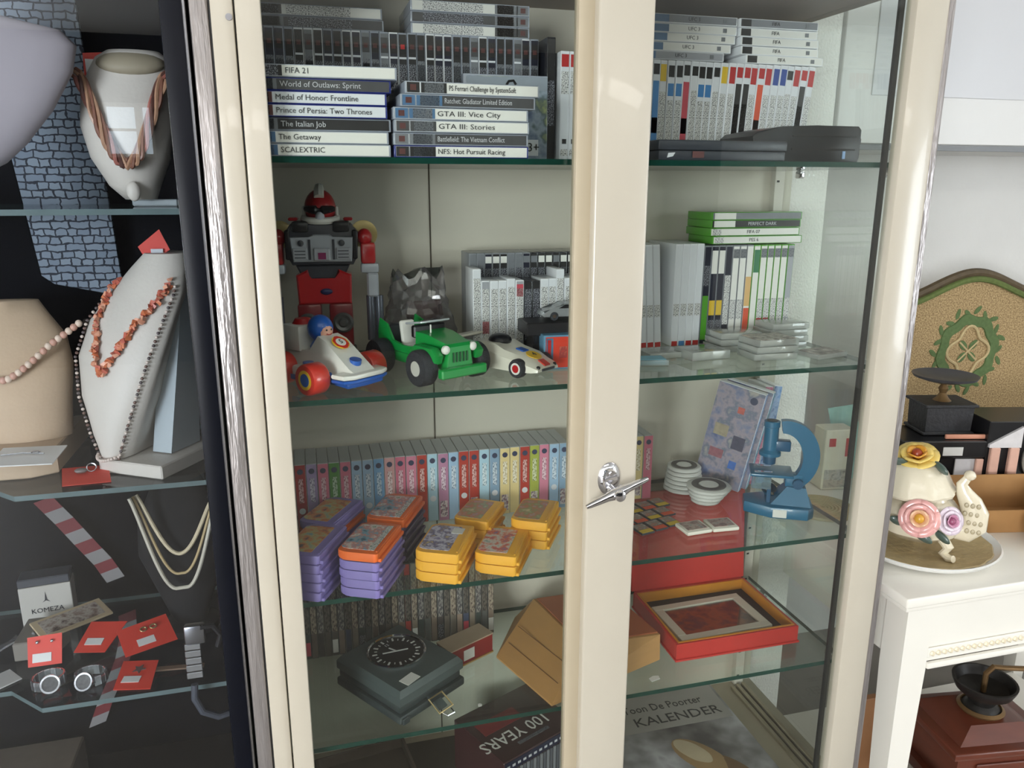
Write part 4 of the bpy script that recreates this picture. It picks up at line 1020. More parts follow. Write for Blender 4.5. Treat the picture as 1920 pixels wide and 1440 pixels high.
for i in range(6): reel('%s reel of the taller white reel stack' % ORD[i] + ', counted upward', (0.772, 1.448, S3 + 0.0004 + 0.0092 * i), 0.042 - 0.0012 * i, 0.009, i == 5, 'white reels in the taller stack')
for i in range(4): reel('%s reel of the shorter white reel stack, counted upward' % ORD[i], (0.785 + 0.002 * i, 1.372, S3 + 0.0004 + 0.0092 * i), 0.030 + 0.0052 * i, 0.009, i == 3, 'white reels in the shorter stack')

# ---- flat picture cards
for k, (cx, cy, rz) in enumerate(((0.694, 1.250, 4), (0.752, 1.249, -3))):
    t = thing('picture_card', ['left white framed picture card before the reel stacks', 'right white framed picture card before the reel stacks'][k], 'card', (cx, cy, S3 + 0.0004), (0, 0, R_(rz)), 'white framed picture cards')
    G().box(-0.027, 0.027, -0.024, 0.024, 0, 0.008, 0.003, 2).build('frame', M('card_frame', (222, 216, 204), 0.45), t)
    G().box(-0.021, 0.021, -0.016, 0.018, 0.008, 0.0088).build('picture', PRINT('card_picture%d' % k, [(96, 84, 84), (150, 120, 116), (180, 160, 150), (110, 130, 130)], 80, seed=20 + k), t)
k = 0
for r_ in range(3):
    for c_ in range(3):
        k += 1
        t = thing('trading_card', '%s small flat card of the dark grid beside the middle stile' % ORD[k - 1], 'card', (0.598 + 0.033 * c_ + 0.010 * r_, 1.272 + 0.046 * r_ + 0.010 * c_, S3 + 0.0004), (0, 0, R_(12)), 'small cards laid out in a grid')
        G().box(-0.0150, 0.0150, -0.0205, 0.0205, 0, 0.004, 0.0008, 1).build('card_body', plas_dgrey, t)
        G().box(-0.0130, 0.0130, -0.0185, -0.006, 0.004, 0.0046).build('title_strip', ypal if k % 2 else orange_i, t)
        G().box(-0.0130, 0.0130, -0.004, 0.0180, 0.004, 0.0046).build('picture', PRINT('grid_card%d' % (k % 3), [(170, 166, 160), (120, 110, 104), (190, 110, 90)], 120, seed=30 + k % 3), t)

# ---- tall leaning boxes with blue covers
def tall_box(label, loc, mat_face, mat_spine, k):
    t = thing('game_box', label, 'game box', loc, (R_(0), R_(11), R_(-47)), 'tall boxes leaning in the corner behind the microscope')
    O('carton', G().box(-0.050, 0.050, 0, 0.017, 0, 0.226, 0.0008, 1).mesh('carton'), whitep, t)
    O('cover', G().box(-0.0495, 0.0495, -0.0006, 0.0, 0.001, 0.225).mesh('cover'), mat_face, t)
    O('spine', G().box(0.0500, 0.0506, 0.001, 0.016, 0.001, 0.225).mesh('spine'), mat_spine, t)
    return t
face = PRINT('tall_cover', [(84, 96, 136), (120, 124, 150), (150, 140, 150), (104, 110, 130), (160, 156, 150)], 26, seed=7)
sp1 = PRINT('tall_spine_blue', [(60, 90, 140), (150, 170, 200), (90, 130, 180)], 60, seed=3)
sp2 = PRINT('tall_spine_teal', [(50, 90, 130), (140, 180, 200), (60, 120, 160)], 60, seed=4)
sp3 = PRINT('tall_spine_rose', [(170, 70, 110), (210, 150, 170), (150, 60, 90)], 60, seed=5)
base = Vector((0.842, 1.432, S3 + 0.0102)); nrm = Vector((math.sin(R_(47)), math.cos(R_(47)), 0))
for k, (sp, lb) in enumerate(((sp1, 'blue covered tall box leaning foremost behind the reels'), (sp2, 'second tall leaning box, teal spine, behind the microscope'))):
    p = base + Vector((0.024 * k, 0.010 * k, 0))
    tb = tall_box(lb, (p.x, p.y, p.z), face, sp, k)
    if k == 0:
        for (a, b, sx_, sz_, cc) in ((0.010, 0.170, 0.014, 0.014, (176, 90, 80)), (-0.020, 0.110, 0.030, 0.026, (150, 140, 120)), (0.022, 0.090, 0.026, 0.030, (70, 70, 90)), (0.022, 0.045, 0.016, 0.018, (60, 100, 170)), (-0.018, 0.06, 0.03, 0.02, (140, 90, 100))):
            O('cover_vignette', G().box(a - sx_ / 2, a + sx_ / 2, -0.0011, -0.0006, b, b + sz_).mesh('cover_vignette'), M('vignette_%d_%d_%d' % cc, cc, 0.4, var=0.4, scale=120), tb)
        G().cyl((0.030, -0.0006, 0.205), 0.008, 0.0008, 16, rot=(R_(90), 0, 0)).build('cover_emblem', M('spine_emblem', (52, 58, 84), 0.5), tb)
for k, (sp, lb, px) in enumerate(((sp3, 'rose spined tall box leaning right of the teal one', 0.926), (sp1, 'blue spined tall box leaning rightmost in the corner', 0.948))):
    t = thing('game_box', lb, 'game box', (px, 1.428, S3 + 0.0020), (0, R_(7), 0), 'tall boxes leaning in the corner behind the microscope')
    O('carton', G().box(-0.0095, 0.0095, 0, 0.070, 0, 0.222, 0.0008, 1).mesh('carton'), whitep, t)
    O('spine', G().box(-0.009, 0.009, -0.0006, 0.0, 0.001, 0.221).mesh('spine'), sp, t)

# ---- blue toy microscope
mb_ = M('microscope_blue', (24, 96, 132), 0.35, var=0.06, coat=0.3)
mbd = M('microscope_dark_blue', (18, 74, 110), 0.35, coat=0.3)
ms = thing('toy_microscope', 'blue toy microscope at the right of the cartridge shelf', 'microscope', (0.905, 1.290, S3 + 0.0002), (0, 0, R_(-28)))
bs = G().prism([(-0.070, -0.022), (-0.020, -0.046), (0.050, -0.046), (0.062, -0.030), (0.062, 0.030), (0.050, 0.046), (-0.020, 0.046), (-0.070, 0.022)], 0.024, 'z', (0, 0, 0), None, 0.004, 2).build('base', mb_, ms)
G().box(-0.016, 0.010, -0.0475, -0.0458, 0.004, 0.020).build('sticker', paper_w, bs)
G().loft([[(-0.02, -0.03, 0.024), (0.056, -0.034, 0.024), (0.056, 0.034, 0.024), (-0.02, 0.03, 0.024)], [(0.010, -0.016, 0.058), (0.046, -0.018, 0.058), (0.046, 0.018, 0.058), (0.010, 0.016, 0.058)]]).build('foot_hump', mb_, ms, angle=20)
# curved arm (C shape)
arc = []
for a in range(-62, 106, 8):
    t_ = R_(a); arc.append((0.000 + 0.052 * math.cos(t_), 0.117 + 0.062 * math.sin(t_)))
rings = []
for i, (ax, az) in enumerate(arc):
    d = Vector((ax - 0.0, (az - 0.117) * 0.7, 0)).normalized()
    wd = 0.012 + 0.004 * math.sin(PI * i / (len(arc) - 1))
    rings.append([(ax - d.x * wd, -0.011, az - d.y * wd), (ax + d.x * wd, -0.009, az + d.y * wd), (ax + d.x * wd, 0.009, az + d.y * wd), (ax - d.x * wd, 0.011, az - d.y * wd)])
G().loft(rings).build('arm', mb_, ms, angle=30)
tb = G().lathe([(0.0135, 0.118), (0.021, 0.118), (0.021, 0.124), (0.0145, 0.130), (0.0138, 0.176), (0.0155, 0.177), (0.0155, 0.188), (0.011, 0.189)], 28, (-0.026, 0, 0)).build('tube', mb_, ms)
G().cyl((-0.026, 0, 0.188), 0.011, 0.0015, 20).build('eyepiece_lens', plas_black, tb)
G().lathe([(0.006, 0.098), (0.012, 0.100), (0.013, 0.118), (0.010, 0.119)], 20, (-0.026, 0, 0)).build('objective', mbd, ms)
G().box(-0.026, 0.012, -0.010, 0.010, 0.128, 0.150, 0.003, 2).build('tube_bracket', mbd, ms)
sg = G().box(-0.062, 0.020, -0.032, 0.032, 0.080, 0.086, 0.002, 2).build('stage', mb_, ms)
for yy in (-0.018, 0.018): G().box(-0.054, -0.020, yy - 0.003, yy + 0.003, 0.0862, 0.0878).build('stage_clip', chrome, sg)
G().box(-0.058, -0.022, -0.031, -0.010, 0.055, 0.0798).build('lamp_house', GLASS('clear_blue', (180, 205, 215), 0.06, body=0.2), ms)
G().lathe([(0.004, 0), (0.016, 0.004), (0.018, 0.010), (0.014, 0.012), (0.002, 0.009)], 20, (-0.024, 0, 0.040), (R_(24), R_(20), 0)).build('mirror', chrome, ms)
for yy in (-0.02, 0.02): G().box(-0.028, -0.020, yy - 0.002, yy + 0.002, 0.024, 0.056, 0.001, 1).build('mirror_fork', mbd, ms)
for yy in (-0.022, 0.014): G().cyl((0.030, yy + 0.008, 0.066), 0.010, 0.008, 18, rot=(R_(90), 0, 0)).build('focus_knob', mbd, ms)
G().box(0.006, 0.040, -0.012, 0.012, 0.056, 0.082, 0.003, 2).build('arm_root', mb_, ms)

# ================================================================== shelf four
row = 'narrow dark spines upright on the lowest glass shelf'
x = -0.040
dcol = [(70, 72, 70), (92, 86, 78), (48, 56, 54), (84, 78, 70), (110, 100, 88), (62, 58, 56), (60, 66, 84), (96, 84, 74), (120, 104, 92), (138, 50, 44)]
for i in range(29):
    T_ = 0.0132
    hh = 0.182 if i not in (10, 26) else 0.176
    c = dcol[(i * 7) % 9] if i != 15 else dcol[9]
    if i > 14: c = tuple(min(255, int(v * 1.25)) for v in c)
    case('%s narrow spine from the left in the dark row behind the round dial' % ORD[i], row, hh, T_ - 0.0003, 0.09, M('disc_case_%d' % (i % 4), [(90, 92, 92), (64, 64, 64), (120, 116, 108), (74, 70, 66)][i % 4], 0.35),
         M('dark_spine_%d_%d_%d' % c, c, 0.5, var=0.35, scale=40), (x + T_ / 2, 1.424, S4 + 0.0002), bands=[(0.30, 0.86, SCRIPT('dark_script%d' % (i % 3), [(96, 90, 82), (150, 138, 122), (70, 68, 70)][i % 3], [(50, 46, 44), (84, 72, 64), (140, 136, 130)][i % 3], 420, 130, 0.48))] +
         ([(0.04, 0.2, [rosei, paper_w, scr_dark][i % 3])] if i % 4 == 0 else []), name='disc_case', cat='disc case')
    x += T_
# ---- grey box with round dial
gb = thing('dial_box', 'dark grey square case with round black dial and brass buckle', 'clock', (0.131, 1.300, S4 + 0.0002), (0, 0, R_(34)))
gm = M('dial_case_grey', (70, 80, 80), 0.42, var=0.1, scale=60)
gmd = M('dial_case_dark', (48, 56, 57), 0.45, var=0.1)
G().box(-0.079, 0.079, -0.092, 0.088, 0.0, 0.016, 0.003, 2).build('bottom_tray', gmd, gb)
G().box(-0.074, 0.074, -0.086, 0.086, 0.0165, 0.034, 0.003, 2).build('middle_tray', gmd, gb)
G().loft([[(-0.077, -0.090, 0.0345), (0.077, -0.090, 0.0345), (0.077, 0.088, 0.0345), (-0.077, 0.088, 0.0345)], [(-0.077, -0.090, 0.050), (0.077, -0.090, 0.050), (0.077, 0.088, 0.050), (-0.077, 0.088, 0.050)],
          [(-0.070, -0.083, 0.060), (0.070, -0.083, 0.060), (0.070, 0.081, 0.060), (-0.070, 0.081, 0.060)]]).build('lid', gm, gb, angle=15)
dl = G().cyl((0.004, 0.012, 0.060), 0.052, 0.0015, 48).build('dial', plas_black, gb)
G().lathe([(0.051, 0), (0.054, 0.001), (0.0555, 0.004), (0.053, 0.005), (0.051, 0.003)], 48, (0.004, 0.012, 0.060), ring=True).build('bezel', chrome, dl)
for k in range(24):
    a = 2 * PI * k / 24
    o = O('dial_mark', boxmesh(0.0016 if k % 2 else 0.0034, 0.009 if k % 2 == 0 else 0.005, 0.0005, 0), M('dial_white', (196, 198, 196), 0.5), dl, (0.004 - math.sin(a) * 0.036, 0.012 + math.cos(a) * 0.036, 0.0616), (0, 0, a))
lettering('12', 0.009, let_w, dl, axes((0.004, 0.040, 0.0618), (1, 0, 0), (0, 1, 0)), 'CENTER')
for a, ln in ((R_(62), 0.026), (R_(-118), 0.022), (R_(10), 0.018)):
    O('hand', boxmesh(0.0030, ln, 0.0006, 0), M('dial_white', (196, 198, 196), 0.5), dl, (0.004, 0.012, 0.0622), (0, 0, a))
O('price_sticker', boxmesh(0.032, 0.022, 0.0006, 0), paper_w, gb, (-0.034, -0.080, 0.0602), (0, 0, R_(6)))
brass = M('brass_buckle', (186, 164, 118), 0.3, 0.8)
G().box(-0.012, 0.012, -0.096, -0.086, 0.010, 0.022, 0.001, 1).build('strap', gmd, gb)
lc = G().tube([(-0.016, -0.096, 0.020), (0.016, -0.096, 0.020), (0.016, -0.124, 0.006), (-0.016, -0.124, 0.006)], 0.0018, 6, True).build('buckle', brass, gb)
G().box(-0.010, 0.010, -0.118, -0.099, 0.007, 0.011, 0.001, 1, rot=(R_(26), 0, 0)).build('buckle_plate', gm, lc)
G().tube([(-0.010, -0.124, 0.004), (-0.008, -0.136, 0.003), (0.006, -0.138, 0.003), (0.010, -0.126, 0.004)], 0.0012, 6).build('ring', chrome, lc)
G().box(-0.075, -0.060, -0.096, -0.084, 0.0, 0.012, 0.001, 1).build('corner_hinge', gmd, gb)

# ---- small red box with sticker
rb2 = thing('red_box', 'small dark red box with white sticker beside the dial case', 'box', (0.277, 1.334, S4 + 0.0002), (0, 0, R_(26)))
G().box(-0.052, 0.052, 0.0, 0.046, 0.003, 0.040, 0.001, 1).build('box_body', M('box_dark_red', (134, 36, 34), 0.45, var=0.1), rb2)
G().box(-0.053, 0.053, -0.001, 0.047, 0.0, 0.003).build('bottom_edge', M('box_tan', (170, 130, 76), 0.5), rb2)
G().box(-0.053, 0.053, 0.0, 0.046, 0.0402, 0.043).build('paper_top', M('box_paper', (170, 150, 128), 0.6, var=0.15), rb2)
O('price_sticker', boxmesh(0.026, 0.0008, 0.022, 0), paper_w, rb2, (-0.008, -0.0008, 0.010))

# ---- wooden box with a sloping end
wood_k = M('kraft_wood', (176, 132, 80), 0.5, var=0.12, scale=16, stretch=(1, 1, 6))
wood_r = M('red_brown_wood', (158, 88, 54), 0.5, var=0.12, scale=12)
wb = thing('wooden_box', 'light brown wooden box with a broad sloping end behind the middle stile', 'box', (0.49, 1.31, S4 + 0.0002))
off = Vector((0.49, 1.31, 0))
def q(x_, y_, z_): return (x_ - off.x, y_ - off.y, z_)
G().hull([q(0.326, 1.335, 0), q(0.386, 1.164, 0), q(0.636, 1.246, 0), q(0.600, 1.445, 0), q(0.400, 1.47, 0),
          q(0.326, 1.335, 0.004), q(0.386, 1.164, 0.004), q(0.470, 1.245, 0.058), q(0.637, 1.252, 0.052), q(0.600, 1.445, 0.055), q(0.430, 1.430, 0.062)]).build('body', wood_k, wb, angle=5)
G().hull([q(0.474, 1.250, 0.0585), q(0.634, 1.258, 0.0525), q(0.598, 1.440, 0.0555), q(0.436, 1.426, 0.0625), q(0.474, 1.250, 0.061), q(0.634, 1.258, 0.055), q(0.598, 1.440, 0.058), q(0.436, 1.426, 0.065)]).build('lid', wood_r, wb, angle=5)
def on_slope(u, v_):
    p0, p1, p2 = Vector(q(0.326, 1.335, 0.004)), Vector(q(0.386, 1.164, 0.004)), Vector(q(0.470, 1.245, 0.058))
    nn = (p1 - p0).cross(p2 - p0).normalized()
    if nn.z < 0: nn = -nn
    pt = p0 + (p1 - p0) * u + (p2 - p1) * v_
    return pt + nn * 0.0004
for v_ in (0.30, 0.62):
    G().tube([on_slope(0.06, v_), on_slope(0.5, v_), on_slope(0.95, v_)], 0.0007, 5).build('board_joint', M('wood_joint', (104, 72, 44), 0.7), wb)

# ---- open red presentation box with framed picture
ro = thing('presentation_box', 'open red presentation box lined in gold on the lowest shelf', 'box', (0.8005, 1.338, S4 + 0.0002))
redb = M('box_bright_red', (186, 50, 44), 0.45, var=0.06, scale=40)
gold = M('box_gold_lining', (196, 130, 40), 0.45, var=0.1)
W2, D2, H2 = 0.1365, 0.106, 0.036
G().box(-W2, W2, -D2, D2, 0.0, 0.004).build('tray_bottom', redb, ro)
for nm_, bb in (('tray_wall', (-W2, W2, -D2, -D2 + 0.006)), ('tray_wall', (-W2, W2, D2 - 0.006, D2)), ('tray_wall', (-W2, -W2 + 0.006, -D2 + 0.0062, D2 - 0.0062)), ('tray_wall', (W2 - 0.006, W2, -D2 + 0.0062, D2 - 0.0062))):
    G().box(bb[0], bb[1], bb[2], bb[3], 0.004, H2, 0.0008, 1).build(nm_, redb, ro)
for bb in ((-W2 + 0.006, W2 - 0.006, -D2 + 0.006, -D2 + 0.010), (-W2 + 0.006, W2 - 0.006, D2 - 0.010, D2 - 0.006), (-W2 + 0.006, -W2 + 0.010, -D2 + 0.010, D2 - 0.010), (W2 - 0.010, W2 - 0.006, -D2 + 0.010, D2 - 0.010)):
    G().box(bb[0], bb[1], bb[2], bb[3], 0.004, H2 + 0.001).build('gold_lining', gold, ro)
G().box(-W2 + 0.010, W2 - 0.010, -D2 + 0.010, D2 - 0.010, 0.004, 0.014).build('dark_bed', M('box_bed', (46, 34, 32), 0.7), ro)
ldp = G().box(-W2 - 0.002, W2 + 0.002, -0.004, 0.004, 0.0, 0.2235, 0.001, 1).build('lid', redb, ro); ldp.location = (0, D2 + 0.0065, 0.036); ldp.rotation_euler = (R_(-6), 0, 0)
G().box(-W2 + 0.004, W2 - 0.004, D2, D2 + 0.004, 0.0, 0.036).build('hinge_strip', redb, ro)
G().box(-W2 - 0.002, W2 + 0.002, -D2 - 0.003, D2, -0.0, 0.0035).build('foot_board', redb, ro)
fp = thing('framed_picture', 'cream framed picture lying in the open red box', 'picture', (0.793, 1.332, S4 + 0.0146), (0, 0, R_(2)))
for bb in ((-0.105, 0.105, -0.068, -0.050), (-0.105, 0.105, 0.050, 0.068), (-0.105, -0.085, -0.050, 0.050), (0.085, 0.105, -0.050, 0.050)):
    G().box(bb[0], bb[1], bb[2], bb[3], 0, 0.010, 0.001, 1).build('frame_bar', M('frame_cream', (200, 196, 180), 0.4), fp)
G().box(-0.085, 0.085, -0.050, 0.050, 0, 0.005).build('picture', PRINT('brown_picture', [(40, 26, 22), (92, 44, 30), (160, 90, 44), (70, 60, 60), (110, 40, 36)], 16, seed=2), fp)
G().box(-0.0849, 0.0849, -0.0499, 0.0499, 0.0060, 0.0068).build('glass', GLASS('picture_glass', (245, 246, 246), 0.06), fp)
# torn white paper scraps
def scrap(label, loc, rz, sx, sy, mat=None):
    g = G().prism([(-sx, -sy * 0.7), (sx * 0.6, -sy), (sx, sy * 0.2), (sx * 0.2, sy), (-sx * 0.8, sy * 0.8)], 0.0008)
    o = g.build('paper_scrap', mat or paper_w); o.location = loc; o.rotation_euler = (0, 0, R_(rz))
    tag(o, label, 'paper', 'small paper scraps')
scrap('white paper scrap left of the red box on the lowest shelf', (0.600, 1.192, S4 + 0.0005), 20, 0.012, 0.007)
scrap('tiny white scrap right of the brass buckle', (0.262, 1.20, S4 + 0.0005), 0, 0.004, 0.004)

# ================================================================== cabinet floor
o = G().box(-0.060, 0.520, 1.170, 1.505, 0.0, 0.0022, 0.0006, 1).build('felt_mat', M('mat_dark_brown', (62, 54, 44), 0.9, var=0.2, scale=60)); o.location = (0, 0, FL + 0.0002)
tag(o, 'dark brown felt mat covering the left of the cabinet floor', 'mat')
cb = thing('calendar_book', 'grey calendar book showing a wooden clog on the cabinet floor', 'book', (0.760, 1.315, FL + 0.0002), (0, 0, R_(0)))
G().box(-0.175, 0.150, -0.155, 0.200, 0.0, 0.012, 0.001, 1).build('pages', paper_w, cb)
cov = G().box(-0.176, 0.151, -0.156, 0.201, 0.012, 0.0135).build('cover', PRINT('calendar_cover', [(70, 66, 68), (104, 100, 100), (140, 138, 140), (176, 174, 178), (90, 84, 80)], 7, seed=6), cb)
G().box(-0.170, 0.145, 0.075, 0.196, 0.0136, 0.0139).build('title_field', M('calendar_field', (150, 146, 142), 0.5, var=0.15, scale=10), cb)
ink = M('calendar_ink', (36, 34, 36), 0.5)
lettering('Toon De Poorter', 0.034, ink, cb, axes((-0.100, 0.150, 0.0142), (1, 0, 0), (0, 1, 0)), width=0.20)
lettering('KALENDER', 0.040, ink, cb, axes((-0.090, 0.106, 0.0142), (1, 0, 0), (0, 1, 0)), width=0.215)
G().ball((0.010, -0.03, 0.0136), 0.075, (0.50, 1.0, 0.014), 24, 8, (0, 0, R_(32))).build('clog_picture', M('clog_tan', (150, 122, 84), 0.5, var=0.3, scale=14), cb)
G().ball((0.0, -0.012, 0.0142), 0.052, (0.45, 1.0, 0.014), 24, 8, (0, 0, R_(32))).build('clog_highlight', M('clog_pale', (184, 168, 140), 0.5, var=0.2, scale=20), cb)
G().ball((0.062, -0.085, 0.0136), 0.06, (0.42, 1.0, 0.012), 24, 8, (0, 0, R_(26))).build('clog_picture', M('clog_brown', (110, 84, 56), 0.5, var=0.3, scale=14), cb)

yb = thing('anniversary_box', 'dark red box with upside-down white lettering on the cabinet floor', 'box', (0.320, 1.253, FL + 0.0026), (0, 0, R_(24)))
G().box(0.0, 0.20, 0.0, 0.17, 0.0, 0.116, 0.002, 1).build('box_body', M('box_black_red', (58, 30, 32), 0.35, var=0.3, scale=10), yb)
lettering('100 YEARS', 0.044, paper_w, yb, axes((0.162, 0.058, 0.1164), (-1, 0, 0), (0, -1, 0)), width=0.165)
G().box(0.02, 0.12, 0.085, 0.125, 0.1160, 0.1165).build('red_print', M('print_deep_red', (120, 26, 30), 0.4, var=0.4, scale=50), yb)
G().box(0.06, 0.14, 0.024, 0.032, 0.1160, 0.1165).build('small_print', scr_dark, yb)
sb_ = G().box(0.002, 0.198, -0.0015, 0.0, 0.094, 0.114).build('navy_band', M('band_navy', (30, 34, 58), 0.4), yb)
for k in range(14): O('band_dash', boxmesh(0.007, 0.0008, 0.005, 0), let_w, sb_, (0.010 + 0.0138 * k, -0.0022, 0.101))
for k in range(22): O('front_bar', boxmesh(0.0064, 0.003, 0.090, 0.0005), M('bar_grey_%d' % (k % 2), [(120, 122, 126), (84, 86, 92)][k % 2], 0.4), yb, (0.0075 + 0.0088 * k, -0.0032, 0.002))
scrap('white label lying on the cabinet floor at the left', (0.115, 1.25, FL + 0.0028), 25, 0.022, 0.010, M('floor_label', (170, 170, 168), 0.5))
pb = thing('parts_tray', 'dark open tray at the left of the cabinet floor', 'tray', (0.090, 1.40, FL + 0.0026), (0, 0, R_(8))
                   )
G().box(-0.115, 0.075, -0.075, 0.085, 0.0, 0.006).build('tray_bottom', M('tray_brown', (84, 72, 60), 0.6, var=0.2), pb)
for bb in ((-0.115, 0.075, -0.075, -0.070), (-0.115, 0.075, 0.080, 0.085), (-0.115, -0.110, -0.070, 0.080), (0.070, 0.075, -0.070, 0.080)):
    G().box(bb[0], bb[1], bb[2], bb[3], 0.006, 0.03).build('tray_wall', M('tray_brown', (84, 72, 60), 0.6), pb)
# ================================================================== inside the black vitrine
leather_w = M('white_leatherette', (206, 200, 190), 0.5, var=0.04, bump=0.05, bscale=200)
leather_g = M('pale_grey_leatherette', (170, 180, 184), 0.5, var=0.04)
leather_b = M('beige_suede', (196, 172, 144), 0.8, var=0.05, bump=0.05, bscale=200)
tag_red = M('tag_red', (214, 62, 46), 0.55, var=0.05)
silver = M('silver_jewel', (206, 208, 212), 0.22, 0.9)

def bust_shape(secs, n=28):
    """secs: (z, centre x, half width, centre y, front depth, back depth) -> closed rings."""
    rings = []
    for z, cx, hw, cy, fd, bd in secs:
        ring = []
        for i in range(n):
            a = 2 * PI * i / n
            d = fd if math.sin(a) < 0 else bd
            ring.append((cx + hw * math.cos(a), cy + d * math.sin(a), z))
        rings.append(ring)
    return rings
# ---- upper white bust with twisted strands
b1 = thing('necklace_bust', 'white upright bust with twisted brown necklace on the upper vitrine shelf', 'bust', (-0.228, 1.330, 1.5195))
G().loft(bust_shape([(0.010, 0.0, 0.022, 0.0, 0.028, 0.022), (0.030, -0.006, 0.036, 0.0, 0.040, 0.026), (0.07, -0.008, 0.055, 0, 0.046, 0.028), (0.115, -0.008, 0.064, 0, 0.044, 0.028), (0.155, -0.004, 0.064, 0.004, 0.038, 0.028),
                     (0.19, 0.002, 0.058, 0.008, 0.032, 0.026), (0.212, 0.006, 0.050, 0.012, 0.028, 0.022), (0.222, 0.008, 0.036, 0.014, 0.022, 0.018)])).build('body', leather_w, b1, angle=60)
G().box(-0.012, 0.052, -0.012, 0.050, 0.0, 0.0098, 0.002, 1).build('foot', leather_g, b1)
G().ball((-0.002, -0.046, 0.022), 0.012, (0.8, 0.5, 1.2), 12, 8).build('pendant', leather_w, b1)
G().ball((0.006, -0.004, 0.203), 0.047, (1.0, 0.62, 0.34), 24, 12, (R_(28), 0, 0)).build('neck_cap', M('bust_beige_cap', (160, 150, 128), 0.6), b1)
nk = thing('necklace', 'twisted brown multi-strand necklace round the upper white bust', 'necklace', (-0.228, 1.330, 1.5195))
def strand(g, sd, amp):
    r = random.Random(sd); pts = []
    for k in range(41):
        t_ = k / 40; a = PI * (t_ * 1.0)
        # V-shaped drop over the front of the bust
        xx = -0.060 + 0.120 * t_
        dz = 0.185 - 0.125 * math.sin(a) ** 1.4
        yy = -0.022 - 0.030 * math.sin(a)
        ph = k * 0.42 + sd
        pts.append((xx - 0.004 + amp * math.sin(ph), yy - 0.004 + amp * math.cos(ph) * 0.5, dz + amp * math.cos(ph)))
    return g.tube(pts, 0.0030, 6)
sc_ = [M('strand_brown', (128, 84, 66), 0.35, var=0.3, scale=90), M('strand_tan', (176, 136, 108), 0.35, var=0.3, scale=90), M('strand_dark', (92, 58, 50), 0.35, var=0.3, scale=90), M('strand_rose', (160, 96, 84), 0.35, var=0.3, scale=90)]
for k in range(6): strand(G(), k * 1.05, 0.0062).build('strand', sc_[k % 4], nk)
# red price tag behind it
def red_tag(label, corners, thick=0.0012, sticker=None, jewel=None, group='red jewellery tags in the vitrine'):
    c = sum((Vector(p) for p in corners), Vector()) / 4
    x_ = (Vector(corners[1]) - Vector(corners[0])).normalized(); y0_ = (Vector(corners[3]) - Vector(corners[0]))
    n_ = x_.cross(y0_).normalized()
    if n_.z < 0 and abs(n_.z) > 0.3: n_ = -n_
    t = thing('jewellery_tag', label, 'tag', c, (0, 0, 0), group)
    pts = [Vector(p) - c for p in corners]
    G().hull([tuple(p) for p in pts] + [tuple(p - n_ * thick) for p in pts]).build('card', tag_red, t)
    return t, c, x_, n_.cross(x_), n_
t, c, u_, v_, n_ = red_tag('red tag peeping out beside the upper white bust', [(-0.290, 1.345, 1.700), (-0.262, 1.345, 1.705), (-0.262, 1.352, 1.740), (-0.290, 1.352, 1.738)])
G().box(-0.010, 0.004, -0.0055, -0.0045, -0.012, 0.008).build('sticker', paper_w, t)

# ---- coral bust on the middle shelf
b2 = thing('necklace_bust', 'tall white slanted bust with square foot on the middle vitrine shelf', 'bust', (-0.250, 1.345, 1.1055), (0, 0, R_(-32)))
G().box(-0.052, 0.070, -0.072, 0.078, 0.0, 0.022, 0.002, 1).build('foot', leather_w, b2)
fr = []
prof2 = [(0.024, -0.030, 0.022, -0.062), (0.060, -0.030, 0.040, -0.062), (0.12, -0.030, 0.064, -0.056), (0.18, -0.026, 0.078, -0.044), (0.235, -0.016, 0.078, -0.022), (0.28, 0.000, 0.066, 0.002), (0.318, 0.014, 0.048, 0.018), (0.340, 0.020, 0.034, 0.030)]
rings = []
for z, cx, hw, yf in prof2:
    ring = []
    for i in range(17):
        a = PI * i / 16
        ring.append((cx - hw * math.cos(a), yf - 0.016 * math.sin(a) + 0.020 * (1 - math.sin(a)), z))
    ring.append((cx + hw * 0.72, yf + 0.060 + 0.020 * (1 - z / 0.34), z)); ring.append((cx - hw * 0.72, yf + 0.060 + 0.020 * (1 - z / 0.34), z))
    rings.append(ring)
G().loft(rings).build('body', leather_w, b2, angle=40)
G().hull([(0.010, -0.02, 0.024), (0.046, -0.02, 0.024), (0.046, 0.05, 0.024), (0.010, 0.05, 0.024), (0.020, 0.02, 0.24), (0.056, 0.02, 0.24), (0.056, 0.06, 0.24), (0.02, 0.06, 0.24), (0.060, 0.03, 0.30), (0.040, 0.05, 0.31)]).build('support', leather_g, b2, angle=20)
def on_bust(u, z):
    """u -1..1 across, z height on the front of the coral bust."""
    for k in range(len(prof2) - 1):
        if prof2[k][0] <= z <= prof2[k + 1][0]:
            f = (z - prof2[k][0]) / (prof2[k + 1][0] - prof2[k][0])
            cx, hw, yf = [prof2[k][j] * (1 - f) + prof2[k + 1][j] * f for j in (1, 2, 3)]
            a = math.acos(max(-1, min(1, -u)))
            return Vector((cx - hw * math.cos(a), yf - 0.016 * math.sin(a) + 0.020 * (1 - math.sin(a)) - 0.004, z))
    return Vector((0, 0, z))
cn = thing('necklace', 'orange coral chip necklace in a V on the slanted bust', 'necklace', (-0.250, 1.345, 1.1055), (0, 0, R_(-32)))
r = random.Random(5)
coral = [M('coral_orange', (206, 118, 78), 0.4, var=0.2, scale=90), M('coral_pale', (222, 160, 130), 0.4, var=0.2, scale=90), M('coral_rose', (196, 104, 84), 0.4, var=0.2, scale=90)]
CH = [G().hull([(-0.004, -0.002, -0.003), (0.004, -0.002, -0.002), (0.002, 0.002, -0.004), (-0.001, 0.003, 0.004), (0.004, -0.001, 0.004), (-0.004, -0.003, 0.003)]).mesh('coral_chip') for _ in range(1)]
